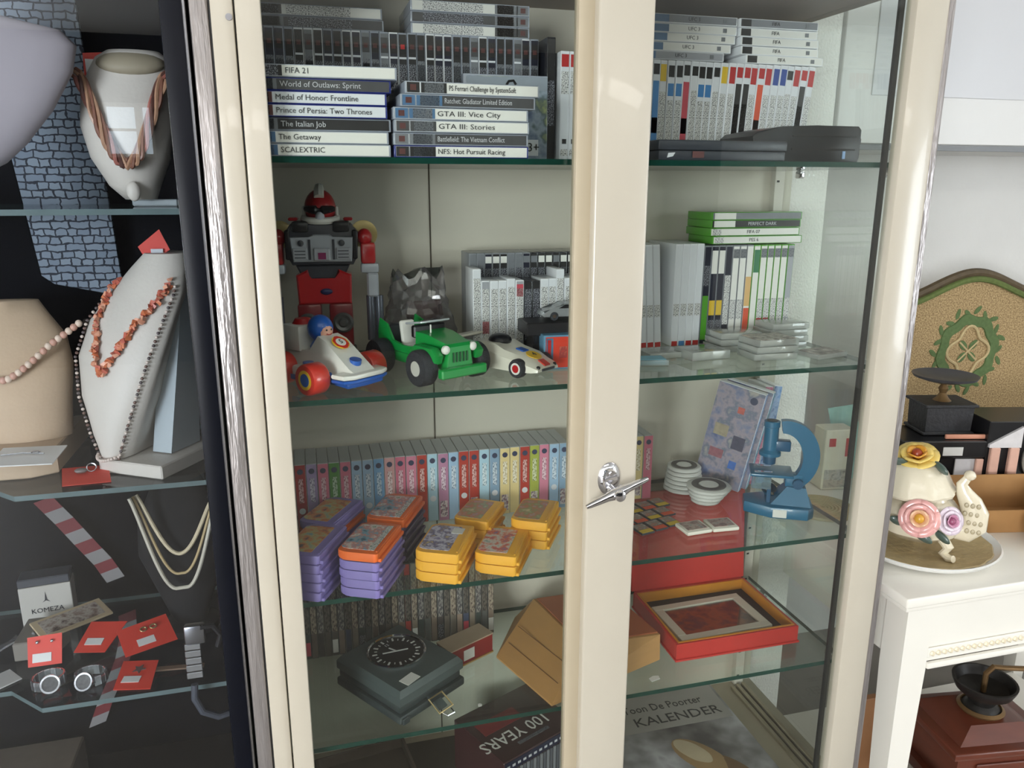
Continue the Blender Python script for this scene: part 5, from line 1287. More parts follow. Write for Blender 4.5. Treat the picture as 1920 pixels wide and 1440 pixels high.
for sgn in (-1, 1):
    for k in range(58):
        f = (k // 2) / 28
        u = sgn * (0.02 + 0.86 * f); z = 0.160 + 0.135 * f + (0.005 if k % 2 else 0)
        p = on_bust(u, z) + Vector((r.uniform(-0.003, 0.003), -0.002 + r.uniform(-0.002, 0.001), r.uniform(-0.003, 0.003)))
        o = O('coral_chip', CH[0], coral[r.randrange(3)], cn, p, (r.uniform(0, 6), r.uniform(0, 6), r.uniform(0, 6))); o.scale = (1.15, 1.0, 1.15)
ch2 = thing('necklace', 'thin beaded brown and pearl chain along the slanted bust edge', 'necklace', (-0.250, 1.345, 1.1055), (0, 0, R_(-32)))
bd = G().ball((0, 0, 0), 0.0026, (1, 1, 1), 8, 6).mesh('bead')
bcol = [M('bead_brown', (110, 84, 74), 0.4), M('bead_pearl', (212, 196, 184), 0.35), M('bead_grey', (90, 80, 80), 0.4)]
for sgn in (-1, 1):
    for k in range(44):
        f = k / 43
        p = on_bust(sgn * (0.80 + 0.15 * f), 0.026 + 0.265 * f) + Vector((0, -0.002, 0))
        O('bead', bd, bcol[k % 3 if sgn > 0 else (k + 1) % 3], ch2, p)
for k in range(14):
    f = k / 13; p = on_bust(-0.8 + 1.6 * f, 0.03 + 0.0) + Vector((0, -0.004, -0.004 * math.sin(PI * f)))
    O('bead', bd, bcol[1], ch2, p)
t, c, u_, v_, n_ = red_tag('red tag standing behind the slanted coral bust', [(-0.236, 1.372, 1.428), (-0.202, 1.372, 1.450), (-0.216, 1.378, 1.482), (-0.250, 1.378, 1.455)])
G().box(-0.004, 0.014, -0.006, -0.0045, -0.016, -0.002).build('sticker', paper_w2, t)

# ---- beige bust on a plinth
pl2 = thing('display_plinth', 'beige angled plinth at the left of the middle vitrine shelf', 'plinth', (-0.465, 1.40, 1.1055))
G().prism([(-0.10, -0.094), (0.036, -0.094), (0.072, -0.076), (0.072, 0.115), (-0.10, 0.115)], 0.042, 'z', (0, 0, 0), None, 0.002, 1).build('block', leather_b, pl2)
b3 = thing('necklace_bust', 'beige low bust with pink bead necklace on the beige plinth', 'bust', (-0.450, 1.402, 1.148))
G().loft(bust_shape([(0.0, -0.01, 0.074, 0.0, 0.040, 0.030), (0.06, -0.01, 0.080, 0.0, 0.042, 0.030), (0.12, -0.01, 0.088, 0.004, 0.040, 0.030), (0.165, -0.014, 0.086, 0.010, 0.034, 0.028), (0.200, -0.022, 0.070, 0.018, 0.026, 0.024), (0.222, -0.028, 0.062, 0.024, 0.020, 0.02)])).build('body', leather_b, b3, angle=60)
n3 = thing('necklace', 'pink and cream bead necklace on the beige bust', 'necklace', (-0.450, 1.402, 1.148))
pk = [M('bead_pink', (204, 158, 140), 0.4, var=0.1), M('bead_cream', (226, 204, 184), 0.4)]
bd2 = G().ball((0, 0, 0), 0.0055, (1, 0.9, 1.1), 10, 8).mesh('bead')
for k in range(26):
    f = k / 25
    xx = -0.085 + 0.185 * f
    O('bead', bd2, pk[k % 2], n3, (xx, -0.048 + 0.035 * abs(f - 0.4) ** 1.5 * 1.5, 0.118 - 0.012 * math.sin(PI * min(1, f * 1.3)) + 0.13 * max(0, f - 0.42) ** 1.15))
br = thing('brooch_card', 'white card with silver brooch before the beige plinth', 'brooch', (-0.422, 1.268, 1.1482), (0, 0, R_(-6)))
G().box(-0.042, 0.050, -0.026, 0.036, 0.0, 0.002, 0.0005, 1, rot=(R_(8), 0, 0)).build('card', paper_w, br)
for o in br.children: o.location = (0, 0.0, 0.004)
G().tube([(-0.030, 0.0, 0.010), (0.000, 0.004, 0.011), (0.030, 0.0, 0.010)], 0.0016, 6).build('pin', silver, br)
G().tube([(0.018 + 0.006 * math.cos(a), 0.002 + 0.004 * math.sin(a), 0.012) for a in [2 * PI * k / 12 for k in range(12)]], 0.001, 5, True).build('loop', silver, br)
t, c, u_, v_, n_ = red_tag('red card with grey ring lying before the coral bust', [(-0.372, 1.256, 1.1066), (-0.304, 1.258, 1.1066), (-0.321, 1.325, 1.112), (-0.389, 1.325, 1.112)], 0.0008)
G().ball((-0.008, 0.006, 0.006), 0.008, (1.2, 0.8, 0.5), 12, 8).build('stone', M('grey_stone', (120, 114, 110), 0.3), t)
G().tube([(0.006 + 0.007 * math.cos(a), 0.012 + 0.007 * math.sin(a) * 0.4, 0.008 + 0.006 * math.sin(a)) for a in [2 * PI * k / 12 for k in range(12)]], 0.001, 5, True).build('ring', silver, t)

# ---- black bust with three pale strands
bb_ = thing('necklace_bust', 'black bust almost lost in the dark below the coral bust', 'bust', (-0.235, 1.40, 0.766))
G().loft(bust_shape([(0.0, 0, 0.05, 0.0, 0.05, 0.04), (0.012, 0, 0.05, 0.0, 0.05, 0.04), (0.02, 0, 0.03, 0, 0.03, 0.02), (0.08, 0, 0.05, 0, 0.042, 0.03), (0.15, 0, 0.075, 0, 0.040, 0.03), (0.21, 0, 0.072, 0.006, 0.034, 0.03), (0.26, 0.0, 0.05, 0.014, 0.026, 0.024), (0.29, 0.0, 0.034, 0.02, 0.02, 0.02)])).build('body', M('black_velvet', (18, 18, 20), 0.9), bb_, angle=60)
pearl = [M('pearl_ivory', (206, 192, 160), 0.35), M('pearl_gold', (186, 164, 120), 0.35), M('pearl_grey', (196, 190, 172), 0.35)]
for k, (dp_, rr, lb) in enumerate(((0.118, 0.0034, 'innermost gold pearl strand on the black bust'), (0.152, 0.0024, 'middle thin ivory strand on the black bust'), (0.176, 0.0032, 'outermost ivory strand on the black bust'))):
    pts = []
    for i in range(31):
        f = i / 30; a = PI * f
        pts.append((-0.060 + 0.120 * f + 0.004 * k * (1 if f > 0.5 else -1), -0.030 - 0.007 * k - 0.016 * math.sin(a), 0.275 - 0.020 * f - (dp_ - 0.02) * math.sin(a) ** 1.2))
    o = G().tube(pts, rr, 8).build('pearl_strand', pearl[k]); o.location = (-0.235, 1.395, 0.766)
    tag(o, lb, 'necklace', 'pale strands on the black bust')

# ---- lower shelf jewellery
z3 = 0.7655
def easel_tag(label, corners, kind):
    t, c, u_, v_, n_ = red_tag(label, corners)
    B = Matrix((u_, v_, n_)).transposed().to_4x4(); B.translation = (0, 0, 0)
    st = G().box(-0.014, 0.014, -0.006, 0.008, 0.0002, 0.0010).build('sticker', paper_w, t); st.matrix_local = Matrix.Translation(u_ * -0.004 + v_ * -0.012) @ B
    if kind == 'studs':
        for s_ in (-0.011, 0.011):
            e = G().ball((0, 0, 0.002), 0.003, (1, 1, 1), 10, 8).build('stud', silver, t); e.matrix_local = Matrix.Translation(u_ * s_ + v_ * 0.014) @ B
    if kind == 'hoops':
        for s_ in (-0.002, 0.014):
            e = G().tube([(0.005 * math.cos(a), 0.004 * math.sin(a), 0.002) for a in [2 * PI * k / 12 for k in range(12)]], 0.0014, 6, True).build('hoop', brass, t); e.matrix_local = Matrix.Translation(u_ * s_ + v_ * 0.012) @ B
    if kind == 'star':
        g = G(); g.prism([((0.011 if k % 2 == 0 else 0.005) * math.cos(PI * k / 5), (0.011 if k % 2 == 0 else 0.005) * math.sin(PI * k / 5)) for k in range(10)], 0.001, 'z', (0, 0, 0.0004))
        e = g.build('star', M('grey_star', (120, 100, 96), 0.4, 0.4), t); e.matrix_local = Matrix.Translation(v_ * 0.012) @ B
    # folded prop behind keeps the card up
    return t
easel_tag('red tag with two silver studs at the left of the lower shelf', [(-0.474, 1.300, 0.782), (-0.424, 1.300, 0.782), (-0.424, 1.322, 0.826), (-0.476, 1.322, 0.824)], 'studs')
easel_tag('red tag with small white sticker between stud tag and hoop tag', [(-0.408, 1.312, 0.792), (-0.358, 1.300, 0.792), (-0.332, 1.358, 0.812), (-0.392, 1.372, 0.812)], 'plain')
easel_tag('largest red tag carrying two brass hoops', [(-0.322, 1.278, 0.790), (-0.246, 1.314, 0.790), (-0.270, 1.362, 0.815), (-0.342, 1.322, 0.815)], 'hoops')
easel_tag('red tag with grey star nearest the shelf edge', [(-0.333, 1.224, 0.7672), (-0.276, 1.212, 0.7672), (-0.273, 1.279, 0.776), (-0.329, 1.290, 0.776)], 'star')
def wristwatch(label, loc, rz, strap):
    t = thing('wrist_watch', label, 'watch', loc, (0, 0, R_(rz)), 'silver watches in the vitrine')
    # closed link bracelet lying on its side, watch head leaning out at the front
    for k in range(16):
        a = 2 * PI * k / 16
        if abs(math.sin(a) + 1) < 0.12: continue
        O('bracelet_link', boxmesh(0.0098, 0.0038, 0.017, 0.0010), strap, t, (0.025 * math.cos(a), 0.020 * math.sin(a), 0.0), (0, 0, a + PI / 2))
    cs = G().cyl((0, -0.018, 0.010), 0.0145, 0.0060, 24, rot=(R_(58), 0, 0)).build('watch_case', steel, t)
    G().lathe([(0.0112, 0.0058), (0.0150, 0.0058), (0.0142, 0.0082), (0.0116, 0.0080)], 24, (0, -0.018, 0.010), (R_(58), 0, 0), ring=True).build('bezel', silver, cs)
    G().cyl((0, -0.018 - 0.0061 * math.sin(R_(58)), 0.010 + 0.0061 * math.cos(R_(58))), 0.0112, 0.0006, 20, rot=(R_(58), 0, 0)).build('dial', M('watch_dial', (96, 95, 94), 0.7, var=0.5, scale=220), cs)
    return t
wristwatch('silver link watch below the stud tag', (-0.436, 1.268, z3 + 0.0004), 20, silver)
wristwatch('silver link watch below the plain red tag', (-0.372, 1.262, z3 + 0.0004), -14, silver)
# watch with a grey strap hanging over the shelf edge at the right
wt = thing('wrist_watch', 'silver watch with grey strap hanging over the shelf\'s right end', 'watch', (-0.200, 1.186, 0.80), (0, 0, 0))
G().box(-0.012, 0.018, -0.004, 0.010, 0.052, 0.084, 0.003, 2).build('buckle_block', steel, wt)
for k in range(5): G().box(-0.014, 0.010, -0.002 - 0.001 * k, 0.004 - 0.001 * k, 0.042 - 0.012 * k, 0.0525 - 0.012 * k, 0.001, 1).build('bracelet_link', silver, wt)
G().tube([(-0.004, -0.006, -0.016), (-0.006, -0.008, -0.040), (0.004, -0.008, -0.066), (0.026, -0.004, -0.082), (0.050, 0.004, -0.082)], 0.0055, 10).build('strap', M('strap_grey', (62, 66, 76), 0.6), wt)
G().tube([(0.012, -0.002, 0.08), (0.030, 0.002, 0.078), (0.040, 0.004, 0.060), (0.034, 0.004, 0.040)], 0.004, 8).build('strap_end', M('strap_black', (24, 24, 28), 0.5), wt)
# brown leather watch strap lying flat behind the hoop tag
o = G().box(-0.045, 0.045, -0.006, 0.006, 0, 0.003, 0.001, 1).build('leather_strap', M('strap_tan', (120, 96, 78), 0.6)); o.location = (-0.244, 1.262, z3 + 0.0004); o.rotation_euler = (0, 0, R_(-6))
tag(o, 'tan leather strap lying under the hanging watch', 'strap')
# cream photo card, white box with lettering, grey block
pc = thing('photo_card', 'cream edged photograph card propped over the grey block', 'card', (-0.430, 1.400, 0.806), (R_(6), 0, R_(34)))
G().box(-0.058, 0.058, -0.030, 0.030, 0, 0.004, 0.0008, 1).build('card', M('card_cream', (206, 186, 150), 0.5), pc)
G().box(-0.048, 0.048, -0.022, 0.022, 0.004, 0.0045).build('photo', PRINT('card_photo', [(60, 50, 48), (150, 130, 116), (200, 190, 176), (100, 80, 74)], 50, seed=12), pc)
gbk = thing('display_block', 'grey angled display block under the photograph card', 'block', (-0.475, 1.395, z3 + 0.0004))
G().prism([(-0.035, -0.045), (0.025, -0.045), (0.04, 0.0), (0.02, 0.04), (-0.035, 0.04)], 0.034, 'z', (0, 0, 0), None, 0.002, 1).build('block', M('block_grey', (128, 122, 112), 0.6), gbk)
G().tube([(-0.010, -0.02, 0.036), (-0.006, 0.0, 0.037), (0.0, 0.02, 0.036)], 0.003, 6).build('silver_pin', silver, gbk)
wx = thing('jewellery_box', 'pale card box with tower emblem at the left of the lower shelf', 'box', (-0.488, 1.468, z3 + 0.0004), (R_(0), 0, R_(6)))
G().box(-0.042, 0.042, 0.0, 0.04, 0.0, 0.078, 0.001, 1).build('carton', M('carton_pale', (190, 186, 176), 0.55), wx)
G().box(-0.042, 0.042, -0.0002, 0.04, 0.0785, 0.094, 0.002, 1).build('lid', M('carton_dark', (70, 72, 78), 0.5), wx)
G().prism([(-0.006, 0.046), (-0.002, 0.050), (0.0, 0.066), (0.002, 0.050), (0.006, 0.046), (0.0, 0.049)], 0.0006, 'y', (0, -0.0008, 0)).build('emblem', let_b, wx)
lettering('KOMEZA', 0.013, let_b, wx, axes((-0.026, -0.0008, 0.030), (1, 0, 0), (0, 0, 1)), width=0.052)
o = G().box(-0.03, 0.03, -0.022, 0.022, 0, 0.002, 0.0005, 1).build('gift_card', paper_w); o.location = (-0.520, 1.292, z3 + 0.0006); o.rotation_euler = (0, 0, R_(40)); tag(o, 'white card cut by the picture\'s left edge on the lower shelf', 'card')
g = G()
for k in range(3): g.tube([(-0.02 + 0.05 * f + 0.004 * math.sin(9 * f + k), 0.01 * k + 0.05 * f, 0.004 + 0.02 * f + 0.003 * math.cos(8 * f + k)) for f in [i / 16 for i in range(17)]], 0.003, 6)
o = g.build('chain_bundle', silver); o.location = (-0.545, 1.33, z3 + 0.001); tag(o, 'bundle of silver chains at the far left of the lower shelf', 'chain')

# ---- striped and patterned reflections on the glass, modelled as solid pieces inside
tp = thing('tape_reflection', 'reflected red and white striped tape, modelled as strips inside the vitrine', 'reflection', (-0.40, 1.52, 0.0))
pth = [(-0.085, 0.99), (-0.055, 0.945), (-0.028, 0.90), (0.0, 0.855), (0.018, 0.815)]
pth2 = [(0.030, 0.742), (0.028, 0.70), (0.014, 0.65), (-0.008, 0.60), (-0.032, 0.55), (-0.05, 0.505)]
tw, tr = M('tape_reflection_white', (132, 128, 126), 0.6), M('tape_reflection_red', (112, 32, 36), 0.6)
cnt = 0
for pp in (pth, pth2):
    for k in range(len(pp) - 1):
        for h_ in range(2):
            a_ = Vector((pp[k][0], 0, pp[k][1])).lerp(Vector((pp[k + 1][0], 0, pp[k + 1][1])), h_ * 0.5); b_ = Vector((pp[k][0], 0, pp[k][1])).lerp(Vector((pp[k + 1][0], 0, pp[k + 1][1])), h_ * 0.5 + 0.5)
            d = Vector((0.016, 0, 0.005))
            G().hull([tuple(a_ - d), tuple(a_ + d), tuple(b_ - d), tuple(b_ + d)] + [tuple(p + Vector((0, 0.0008, 0))) for p in (a_ - d, a_ + d, b_ - d, b_ + d)]).build('reflection_stripe', tw if cnt % 2 else tr, tp); cnt += 1

def MIRRORED_GRID():
    m = bpy.data.materials.new('mirrored_grid'); m.use_nodes = True
    N = m.node_tree.nodes; L = m.node_tree.links; p = N['Principled BSDF']; p.inputs['Roughness'].default_value = 0.75
    tc = N.new('ShaderNodeTexCoord'); mp = N.new('ShaderNodeMapping'); mp.inputs['Rotation'].default_value = (R_(90), 0, 0)
    L.new(tc.outputs['Object'], mp.inputs['Vector'])
    nz = N.new('ShaderNodeTexNoise'); nz.inputs['Scale'].default_value = 60
    L.new(mp.outputs[0], nz.inputs['Vector'])
    ad = N.new('ShaderNodeMix'); ad.data_type = 'VECTOR'; ad.inputs['Factor'].default_value = 0.010
    L.new(mp.outputs[0], ad.inputs['A']); L.new(nz.outputs['Color'], ad.inputs['B'])
    bk = N.new('ShaderNodeTexBrick'); bk.inputs['Scale'].default_value = 1.0
    bk.inputs['Brick Width'].default_value = 0.017; bk.inputs['Row Height'].default_value = 0.0125; bk.offset = 0.37; bk.squash = 1.7; bk.squash_frequency = 3; bk.inputs['Mortar Size'].default_value = 0.0014
    bk.inputs['Color1'].default_value = lin((120, 132, 146)); bk.inputs['Color2'].default_value = lin((136, 148, 160)); bk.inputs['Mortar'].default_value = lin((34, 40, 52))
    L.new(ad.outputs['Result'], bk.inputs['Vector']); L.new(bk.outputs['Color'], p.inputs['Base Color'])
    return m
cl = G().prism([(-0.060, -0.20), (-0.042, -0.215), (0.048, -0.236), (0.066, -0.222), (0.045, 0.25), (-0.105, 0.25)], 0.008, 'y', (0, 0, 0), None, 0.003, 2).build('grid_reflection', MIRRORED_GRID())  # panel standing in for a patterned reflection on the vitrine glass
cl.location = (-0.370, 1.505, 1.60); cl.rotation_euler = (0, 0, 0)
tag(cl, 'grey-blue reflection with dark grid pattern, modelled as a panel in the vitrine', 'scarf')
# rear pale felt boards
o = G().box(-0.08, 0.08, -0.004, 0.004, -0.05, 0.05, 0.002, 1).build('felt_board', M('felt_taupe', (110, 96, 84), 0.9)); o.location = (-0.30, 1.525, 1.27); tag(o, 'taupe felt board behind the beige bust', 'board')

# ---- large pale bust cut by the left edge
bl = thing('necklace_bust', 'large pale lilac bust cut off at the picture\'s upper left corner', 'bust', (-0.420, 1.262, 1.5195))
G().loft(bust_shape([(0.046, -0.020, 0.030, 0, 0.024, 0.016), (0.060, -0.014, 0.052, 0, 0.030, 0.018), (0.085, -0.008, 0.074, 0, 0.034, 0.02), (0.13, 0.004, 0.100, 0, 0.034, 0.02), (0.18, 0.014, 0.120, 0.002, 0.030, 0.02), (0.215, 0.014, 0.128, 0.006, 0.026, 0.018), (0.235, 0.004, 0.120, 0.008, 0.022, 0.018), (0.252, -0.03, 0.075, 0.01, 0.02, 0.016), (0.27, -0.05, 0.040, 0.01, 0.02, 0.016), (0.36, -0.06, 0.034, 0.012, 0.02, 0.016)])).build('body', M('lilac_velour', (164, 157, 162), 0.8, var=0.03), bl, angle=60)
G().box(-0.05, 0.0, -0.02, 0.03, 0.0, 0.05, 0.002, 1).build('foot', leather_g, bl)
# ================================================================== right of the cabinet
white_f = M('white_furniture', (232, 228, 218), 0.35, var=0.02, scale=10, coat=0.15)
# ---- white console table
tbx, tby, tz = 1.110, 1.140, 0.770
tt = thing('console_table', 'white painted console table with carved apron moulding', 'table', (1.62, 1.44, 0.0))
def tp_(name, g): o = g.build(name, white_f, tt); o.location = (-1.62, -1.44, 0); return o
tp_('table_top', G().box(1.100, 2.20, 1.130, 1.79, 0.748, 0.770, 0.004, 3))
tp_('top_moulding', G().box(1.112, 2.188, 1.142, 1.778, 0.732, 0.7478, 0.004, 2))
tp_('apron', G().box(1.190, 2.10, 1.158, 1.180, 0.600, 0.7318, 0.002, 1))
tp_('apron', G().box(1.134, 1.158, 1.215, 1.70, 0.600, 0.7318, 0.002, 1))
tp_('apron', G().box(1.190, 2.10, 1.735, 1.755, 0.600, 0.7318, 0.002, 1))
tp_('apron_moulding', G().box(1.190, 2.10, 1.148, 1.1575, 0.588, 0.602, 0.003, 2))
md = tp_('rope_moulding', G().box(1.190, 2.10, 1.1515, 1.1578, 0.612, 0.634, 0.002, 1))
for k in range(60): O('bead', boxmesh(0.012, 0.006, 0.010, 0.0025), M('bead_cream_paint', (226, 214, 186), 0.4), md, (1.198 + 0.015 * k, 1.1475, 0.618), (0, R_(28), 0))
for lx, ly in ((1.127, 1.152), (2.103, 1.152), (1.127, 1.702), (2.103, 1.702)):
    g = G().loft([[(lx + 0.012, ly + 0.010, 0.0), (lx + 0.050, ly + 0.010, 0.0), (lx + 0.050, ly + 0.048, 0.0), (lx + 0.012, ly + 0.048, 0.0)],
                  [(lx, ly, 0.585), (lx + 0.062, ly, 0.585), (lx + 0.062, ly + 0.060, 0.585), (lx, ly + 0.060, 0.585)],
                  [(lx, ly, 0.7318), (lx + 0.062, ly, 0.7318), (lx + 0.062, ly + 0.060, 0.7318), (lx, ly + 0.060, 0.7318)]])
    tp_('leg', g)
tp_('lower_shelf', G().box(1.18, 2.12, 1.20, 1.72, 0.025, 0.045, 0.002, 1))

# ---- white wall cupboard above
wc = thing('wall_cupboard', 'white wall cupboard with flat panels above the tapestry screen', 'cupboard', (2.2, 1.90, 1.62))
wc_m = M('cupboard_white', (214, 213, 210), 0.4, var=0.02)
def wp(name, g, m=wc_m): o = g.build(name, m, wc); o.location = (-2.2, -1.90, -1.62); return o
wp('carcass', G().box(1.30, 3.2, 1.782, 2.148, 1.645, 2.70, 0.002, 1))
for x0 in (1.305, 2.105):
    d = wp('door', G().box(x0, x0 + 0.79, 1.765, 1.781, 1.655, 2.66, 0.002, 1))
    G().box(x0 + 0.09, x0 + 0.70, 1.762, 1.7652, 1.77, 2.58, 0.001, 1).build('door_panel', M('cupboard_panel', (200, 200, 202), 0.35), d)
wp('painted_shadow_strip', G().box(1.30, 3.2, 1.765, 1.781, 1.640, 1.652), M('shadow_grey', (120, 122, 124), 0.5))  # grey strip that colours in the shade under the cupboard

# ---- tapestry fire screen
ts = thing('tapestry_screen', 'gold tapestry screen with green medallion and carved frame', 'screen', (1.935, 1.90, 0.0))
def TAP():
    m = bpy.data.materials.new('tapestry_gold'); m.use_nodes = True
    N = m.node_tree.nodes; L = m.node_tree.links; p = N['Principled BSDF']; p.inputs['Roughness'].default_value = 0.85
    tc = N.new('ShaderNodeTexCoord')
    n = N.new('ShaderNodeTexNoise'); n.inputs['Scale'].default_value = 230; n.inputs['Detail'].default_value = 4; L.new(tc.outputs['Object'], n.inputs['Vector'])
    cr = N.new('ShaderNodeValToRGB'); cr.color_ramp.elements[0].position = 0.35; cr.color_ramp.elements[0].color = lin((120, 96, 62)); cr.color_ramp.elements[1].position = 0.65; cr.color_ramp.elements[1].color = lin((186, 160, 116))
    L.new(n.outputs['Fac'], cr.inputs[0]); L.new(cr.outputs[0], p.inputs['Base Color'])
    b = N.new('ShaderNodeBump'); b.inputs['Strength'].default_value = 0.4; L.new(n.outputs['Fac'], b.inputs['Height']); L.new(b.outputs[0], p.inputs['Normal'])
    return m
def top_curve(u):      # u -1..1 -> height of the screen's upper edge
    return 1.205 + 0.075 * (1 - u * u) + 0.014 * math.cos(u * PI * 1.5)
n_ = 33
poly = [(-0.30, 0.55), (0.30, 0.55)] + [(0.30 * (1 - 2 * k / (n_ - 1)), top_curve(1 - 2 * k / (n_ - 1))) for k in range(n_)]
G().prism(poly, 0.025, 'y', (0, 0, 0)).build('panel', TAP(), ts)
edge = [(0.305 * (-1 + 2 * k / 40), -0.006, top_curve(-1 + 2 * k / 40) + 0.004) for k in range(41)]
G().tube([(e[0], e[1], e[2] - 0.014) for e in edge], 0.009, 8).build('green_border', M('tapestry_green_border', (92, 106, 54), 0.85, var=0.3, scale=80), ts)
G().tube([(-0.306, 0.006, 0.56), (-0.306, 0.006, 0.9)] + [(e[0], 0.006, e[2] + 0.004) for e in edge] + [(0.306, 0.006, 0.9), (0.306, 0.006, 0.56)], 0.013, 8).build('carved_frame', M('frame_dark_wood', (84, 70, 48), 0.6, var=0.4, scale=60), ts)
gtap = M('tapestry_green', (84, 104, 62), 0.9, var=0.3, scale=120); ctap = M('tapestry_cream', (184, 164, 122), 0.9, var=0.15, scale=160)
mx, mz = 0.005, 1.065
G().lathe([(0.078, 0), (0.112, 0), (0.110, 0.004), (0.080, 0.004)], 48, (mx, -0.0002, mz), (R_(90), 0, 0), ring=True, wob=lambda a, k: 1 + 0.05 * math.sin(8 * a) + 0.03 * math.sin(24 * a)).build('leaf_wreath', gtap, ts)
for k in range(22):
    a = 2 * PI * k / 22; rr_ = 0.116 + 0.010 * (k % 2)
    G().ball((mx + rr_ * math.cos(a), -0.001, mz + rr_ * math.sin(a)), 0.017, (0.45, 0.12, 1.0), 10, 6, (0, PI / 2 - a + (0.7 if k % 2 else -0.7), 0)).build('wreath_leaf', gtap, ts)
G().tube([(mx + (0.066 + 0.012 * math.cos(4 * a)) * math.cos(a), -0.003, mz + (0.066 + 0.012 * math.cos(4 * a)) * math.sin(a)) for a in [2 * PI * k / 48 for k in range(48)]], 0.0045, 6, True).build('medallion_ring', ctap, ts)
for k in range(4):
    a = PI / 4 + PI / 2 * k
    G().ball((mx + 0.026 * math.cos(a), -0.002, mz + 0.026 * math.sin(a)), 0.016, (0.7, 0.12, 1.2), 12, 8, (0, PI / 2 - a, 0)).build('leaf', gtap, ts)
G().tube([(mx - 0.035, -0.003, mz - 0.03), (mx, -0.003, mz), (mx + 0.035, -0.003, mz + 0.03)], 0.003, 6).build('stem', ctap, ts)
G().tube([(mx - 0.035, -0.003, mz + 0.03), (mx, -0.003, mz), (mx + 0.035, -0.003, mz - 0.03)], 0.003, 6).build('stem', ctap, ts)
for sgn in (-1, 1):
    G().box(sgn * 0.27 - 0.02, sgn * 0.27 + 0.02, -0.02, 0.12, 0.0, 0.02, 0.004, 1).build('foot', M('frame_dark_wood', (84, 70, 48), 0.6), ts)
    G().box(sgn * 0.27 - 0.014, sgn * 0.27 + 0.014, 0.0, 0.024, 0.02, 0.56, 0.003, 1).build('leg', M('frame_dark_wood', (84, 70, 48), 0.6), ts)

# ---- black mantel clock with pink marble columns
black_st = M('black_slate', (24, 24, 26), 0.3, var=0.3, scale=30)
pink_m = M('pink_marble', (206, 164, 146), 0.35, var=0.15, scale=40)
white_mb = M('white_marble', (206, 202, 202), 0.3, var=0.25, scale=25)
mc = thing('mantel_clock', 'black slate mantel clock with pink marble columns and round dial', 'clock', (1.632, 1.56, 0.7702), (0, 0, R_(-14)))
G().box(-0.20, 0.34, -0.075, 0.075, 0.0, 0.030, 0.003, 1).build('base', black_st, mc)
G().box(-0.185, 0.01, -0.060, 0.060, 0.0305, 0.120, 0.002, 1).build('left_wing', black_st, mc)
G().box(-0.200, 0.01, -0.072, 0.070, 0.1205, 0.165, 0.003, 1).build('wing_cornice', black_st, mc)
G().box(-0.10, -0.05, -0.0735, -0.0718, 0.128, 0.150).build('price_label', paper_w, mc)
G().box(-0.06, 0.005, -0.064, -0.0602, 0.035, 0.116, 0.001, 1).build('wing_marble', white_mb, mc)
G().box(-0.012, 0.008, -0.072, -0.0642, 0.032, 0.118, 0.002, 1).build('wing_column', pink_m, mc)
G().box(0.0105, 0.30, -0.070, 0.065, 0.0305, 0.215, 0.002, 1).build('centre_block', black_st, mc)
G().hull([(0.012, -0.078, 0.150), (0.092, -0.078, 0.150), (0.092, -0.0705, 0.150), (0.012, -0.0705, 0.150), (0.012, -0.078, 0.158), (0.092, -0.078, 0.204), (0.092, -0.0705, 0.204), (0.012, -0.0705, 0.158)]).build('marble_pediment', white_mb, mc)
for xx in (0.016, 0.064): G().box(xx, xx + 0.024, -0.082, -0.0705, 0.031, 0.150, 0.002, 1).build('marble_column', pink_m, mc)
dl = G().cyl((0.172, -0.0700, 0.120), 0.066, 0.004, 40, rot=(R_(90), 0, 0)).build('dial', M('clock_dial', (44, 40, 36), 0.4, var=0.3, scale=50), mc)
G().lathe([(0.064, 0), (0.071, 0.002), (0.072, 0.008), (0.066, 0.009)], 40, (0.172, -0.0702, 0.120), (R_(90), 0, 0), ring=True).build('bezel', M('bezel_grey', (150, 146, 138), 0.35, 0.6), dl)
for k in range(12):
    a = 2 * PI * k / 12
    O('hour_mark', boxmesh(0.006, 0.001, 0.014, 0), M('clock_marks', (150, 140, 124), 0.5), dl, (0.172 + 0.042 * math.sin(a), -0.0752, 0.120 + 0.042 * math.cos(a)), (0, a, 0))
for a, ln in ((R_(50), 0.032), (R_(-40), 0.042)): O('hand', boxmesh(0.004, 0.001, ln, 0), M('clock_marks', (150, 140, 124), 0.5), dl, (0.172, -0.0765, 0.120), (0, a, 0))

# ---- black balance scale standing on the clock's wing
blk = M('scale_iron', (44, 44, 46), 0.55, var=0.3, scale=60, bump=0.2, bscale=120)
ks = thing('kitchen_scale', 'old black kitchen scale with round pan on the mantel clock', 'scale', (1.575, 1.598, 0.9362), (0, 0, R_(-14)))
G().box(-0.066, 0.066, -0.050, 0.050, 0.0, 0.008, 0.002, 1).build('foot_plate', blk, ks)
G().loft([[(-0.058, -0.044, 0.008), (0.058, -0.044, 0.008), (0.058, 0.044, 0.008), (-0.058, 0.044, 0.008)], [(-0.060, -0.046, 0.072), (0.060, -0.046, 0.072), (0.060, 0.046, 0.072), (-0.060, 0.046, 0.072)]]).build('housing', blk, ks)
G().box(-0.068, 0.068, -0.053, 0.053, 0.0725, 0.080, 0.002, 1).build('housing_top', blk, ks)
G().lathe([(0.022, 0.080), (0.014, 0.088), (0.008, 0.100), (0.012, 0.112), (0.007, 0.122), (0.018, 0.132)], 20).build('neck', M('scale_brass', (122, 96, 62), 0.45, 0.6), ks)
G().lathe([(0.018, 0.131), (0.050, 0.133), (0.074, 0.141), (0.078, 0.148), (0.074, 0.147), (0.048, 0.139), (0.0, 0.137)], 36).build('pan', M('pan_iron', (84, 84, 88), 0.4, 0.5, var=0.2), ks)
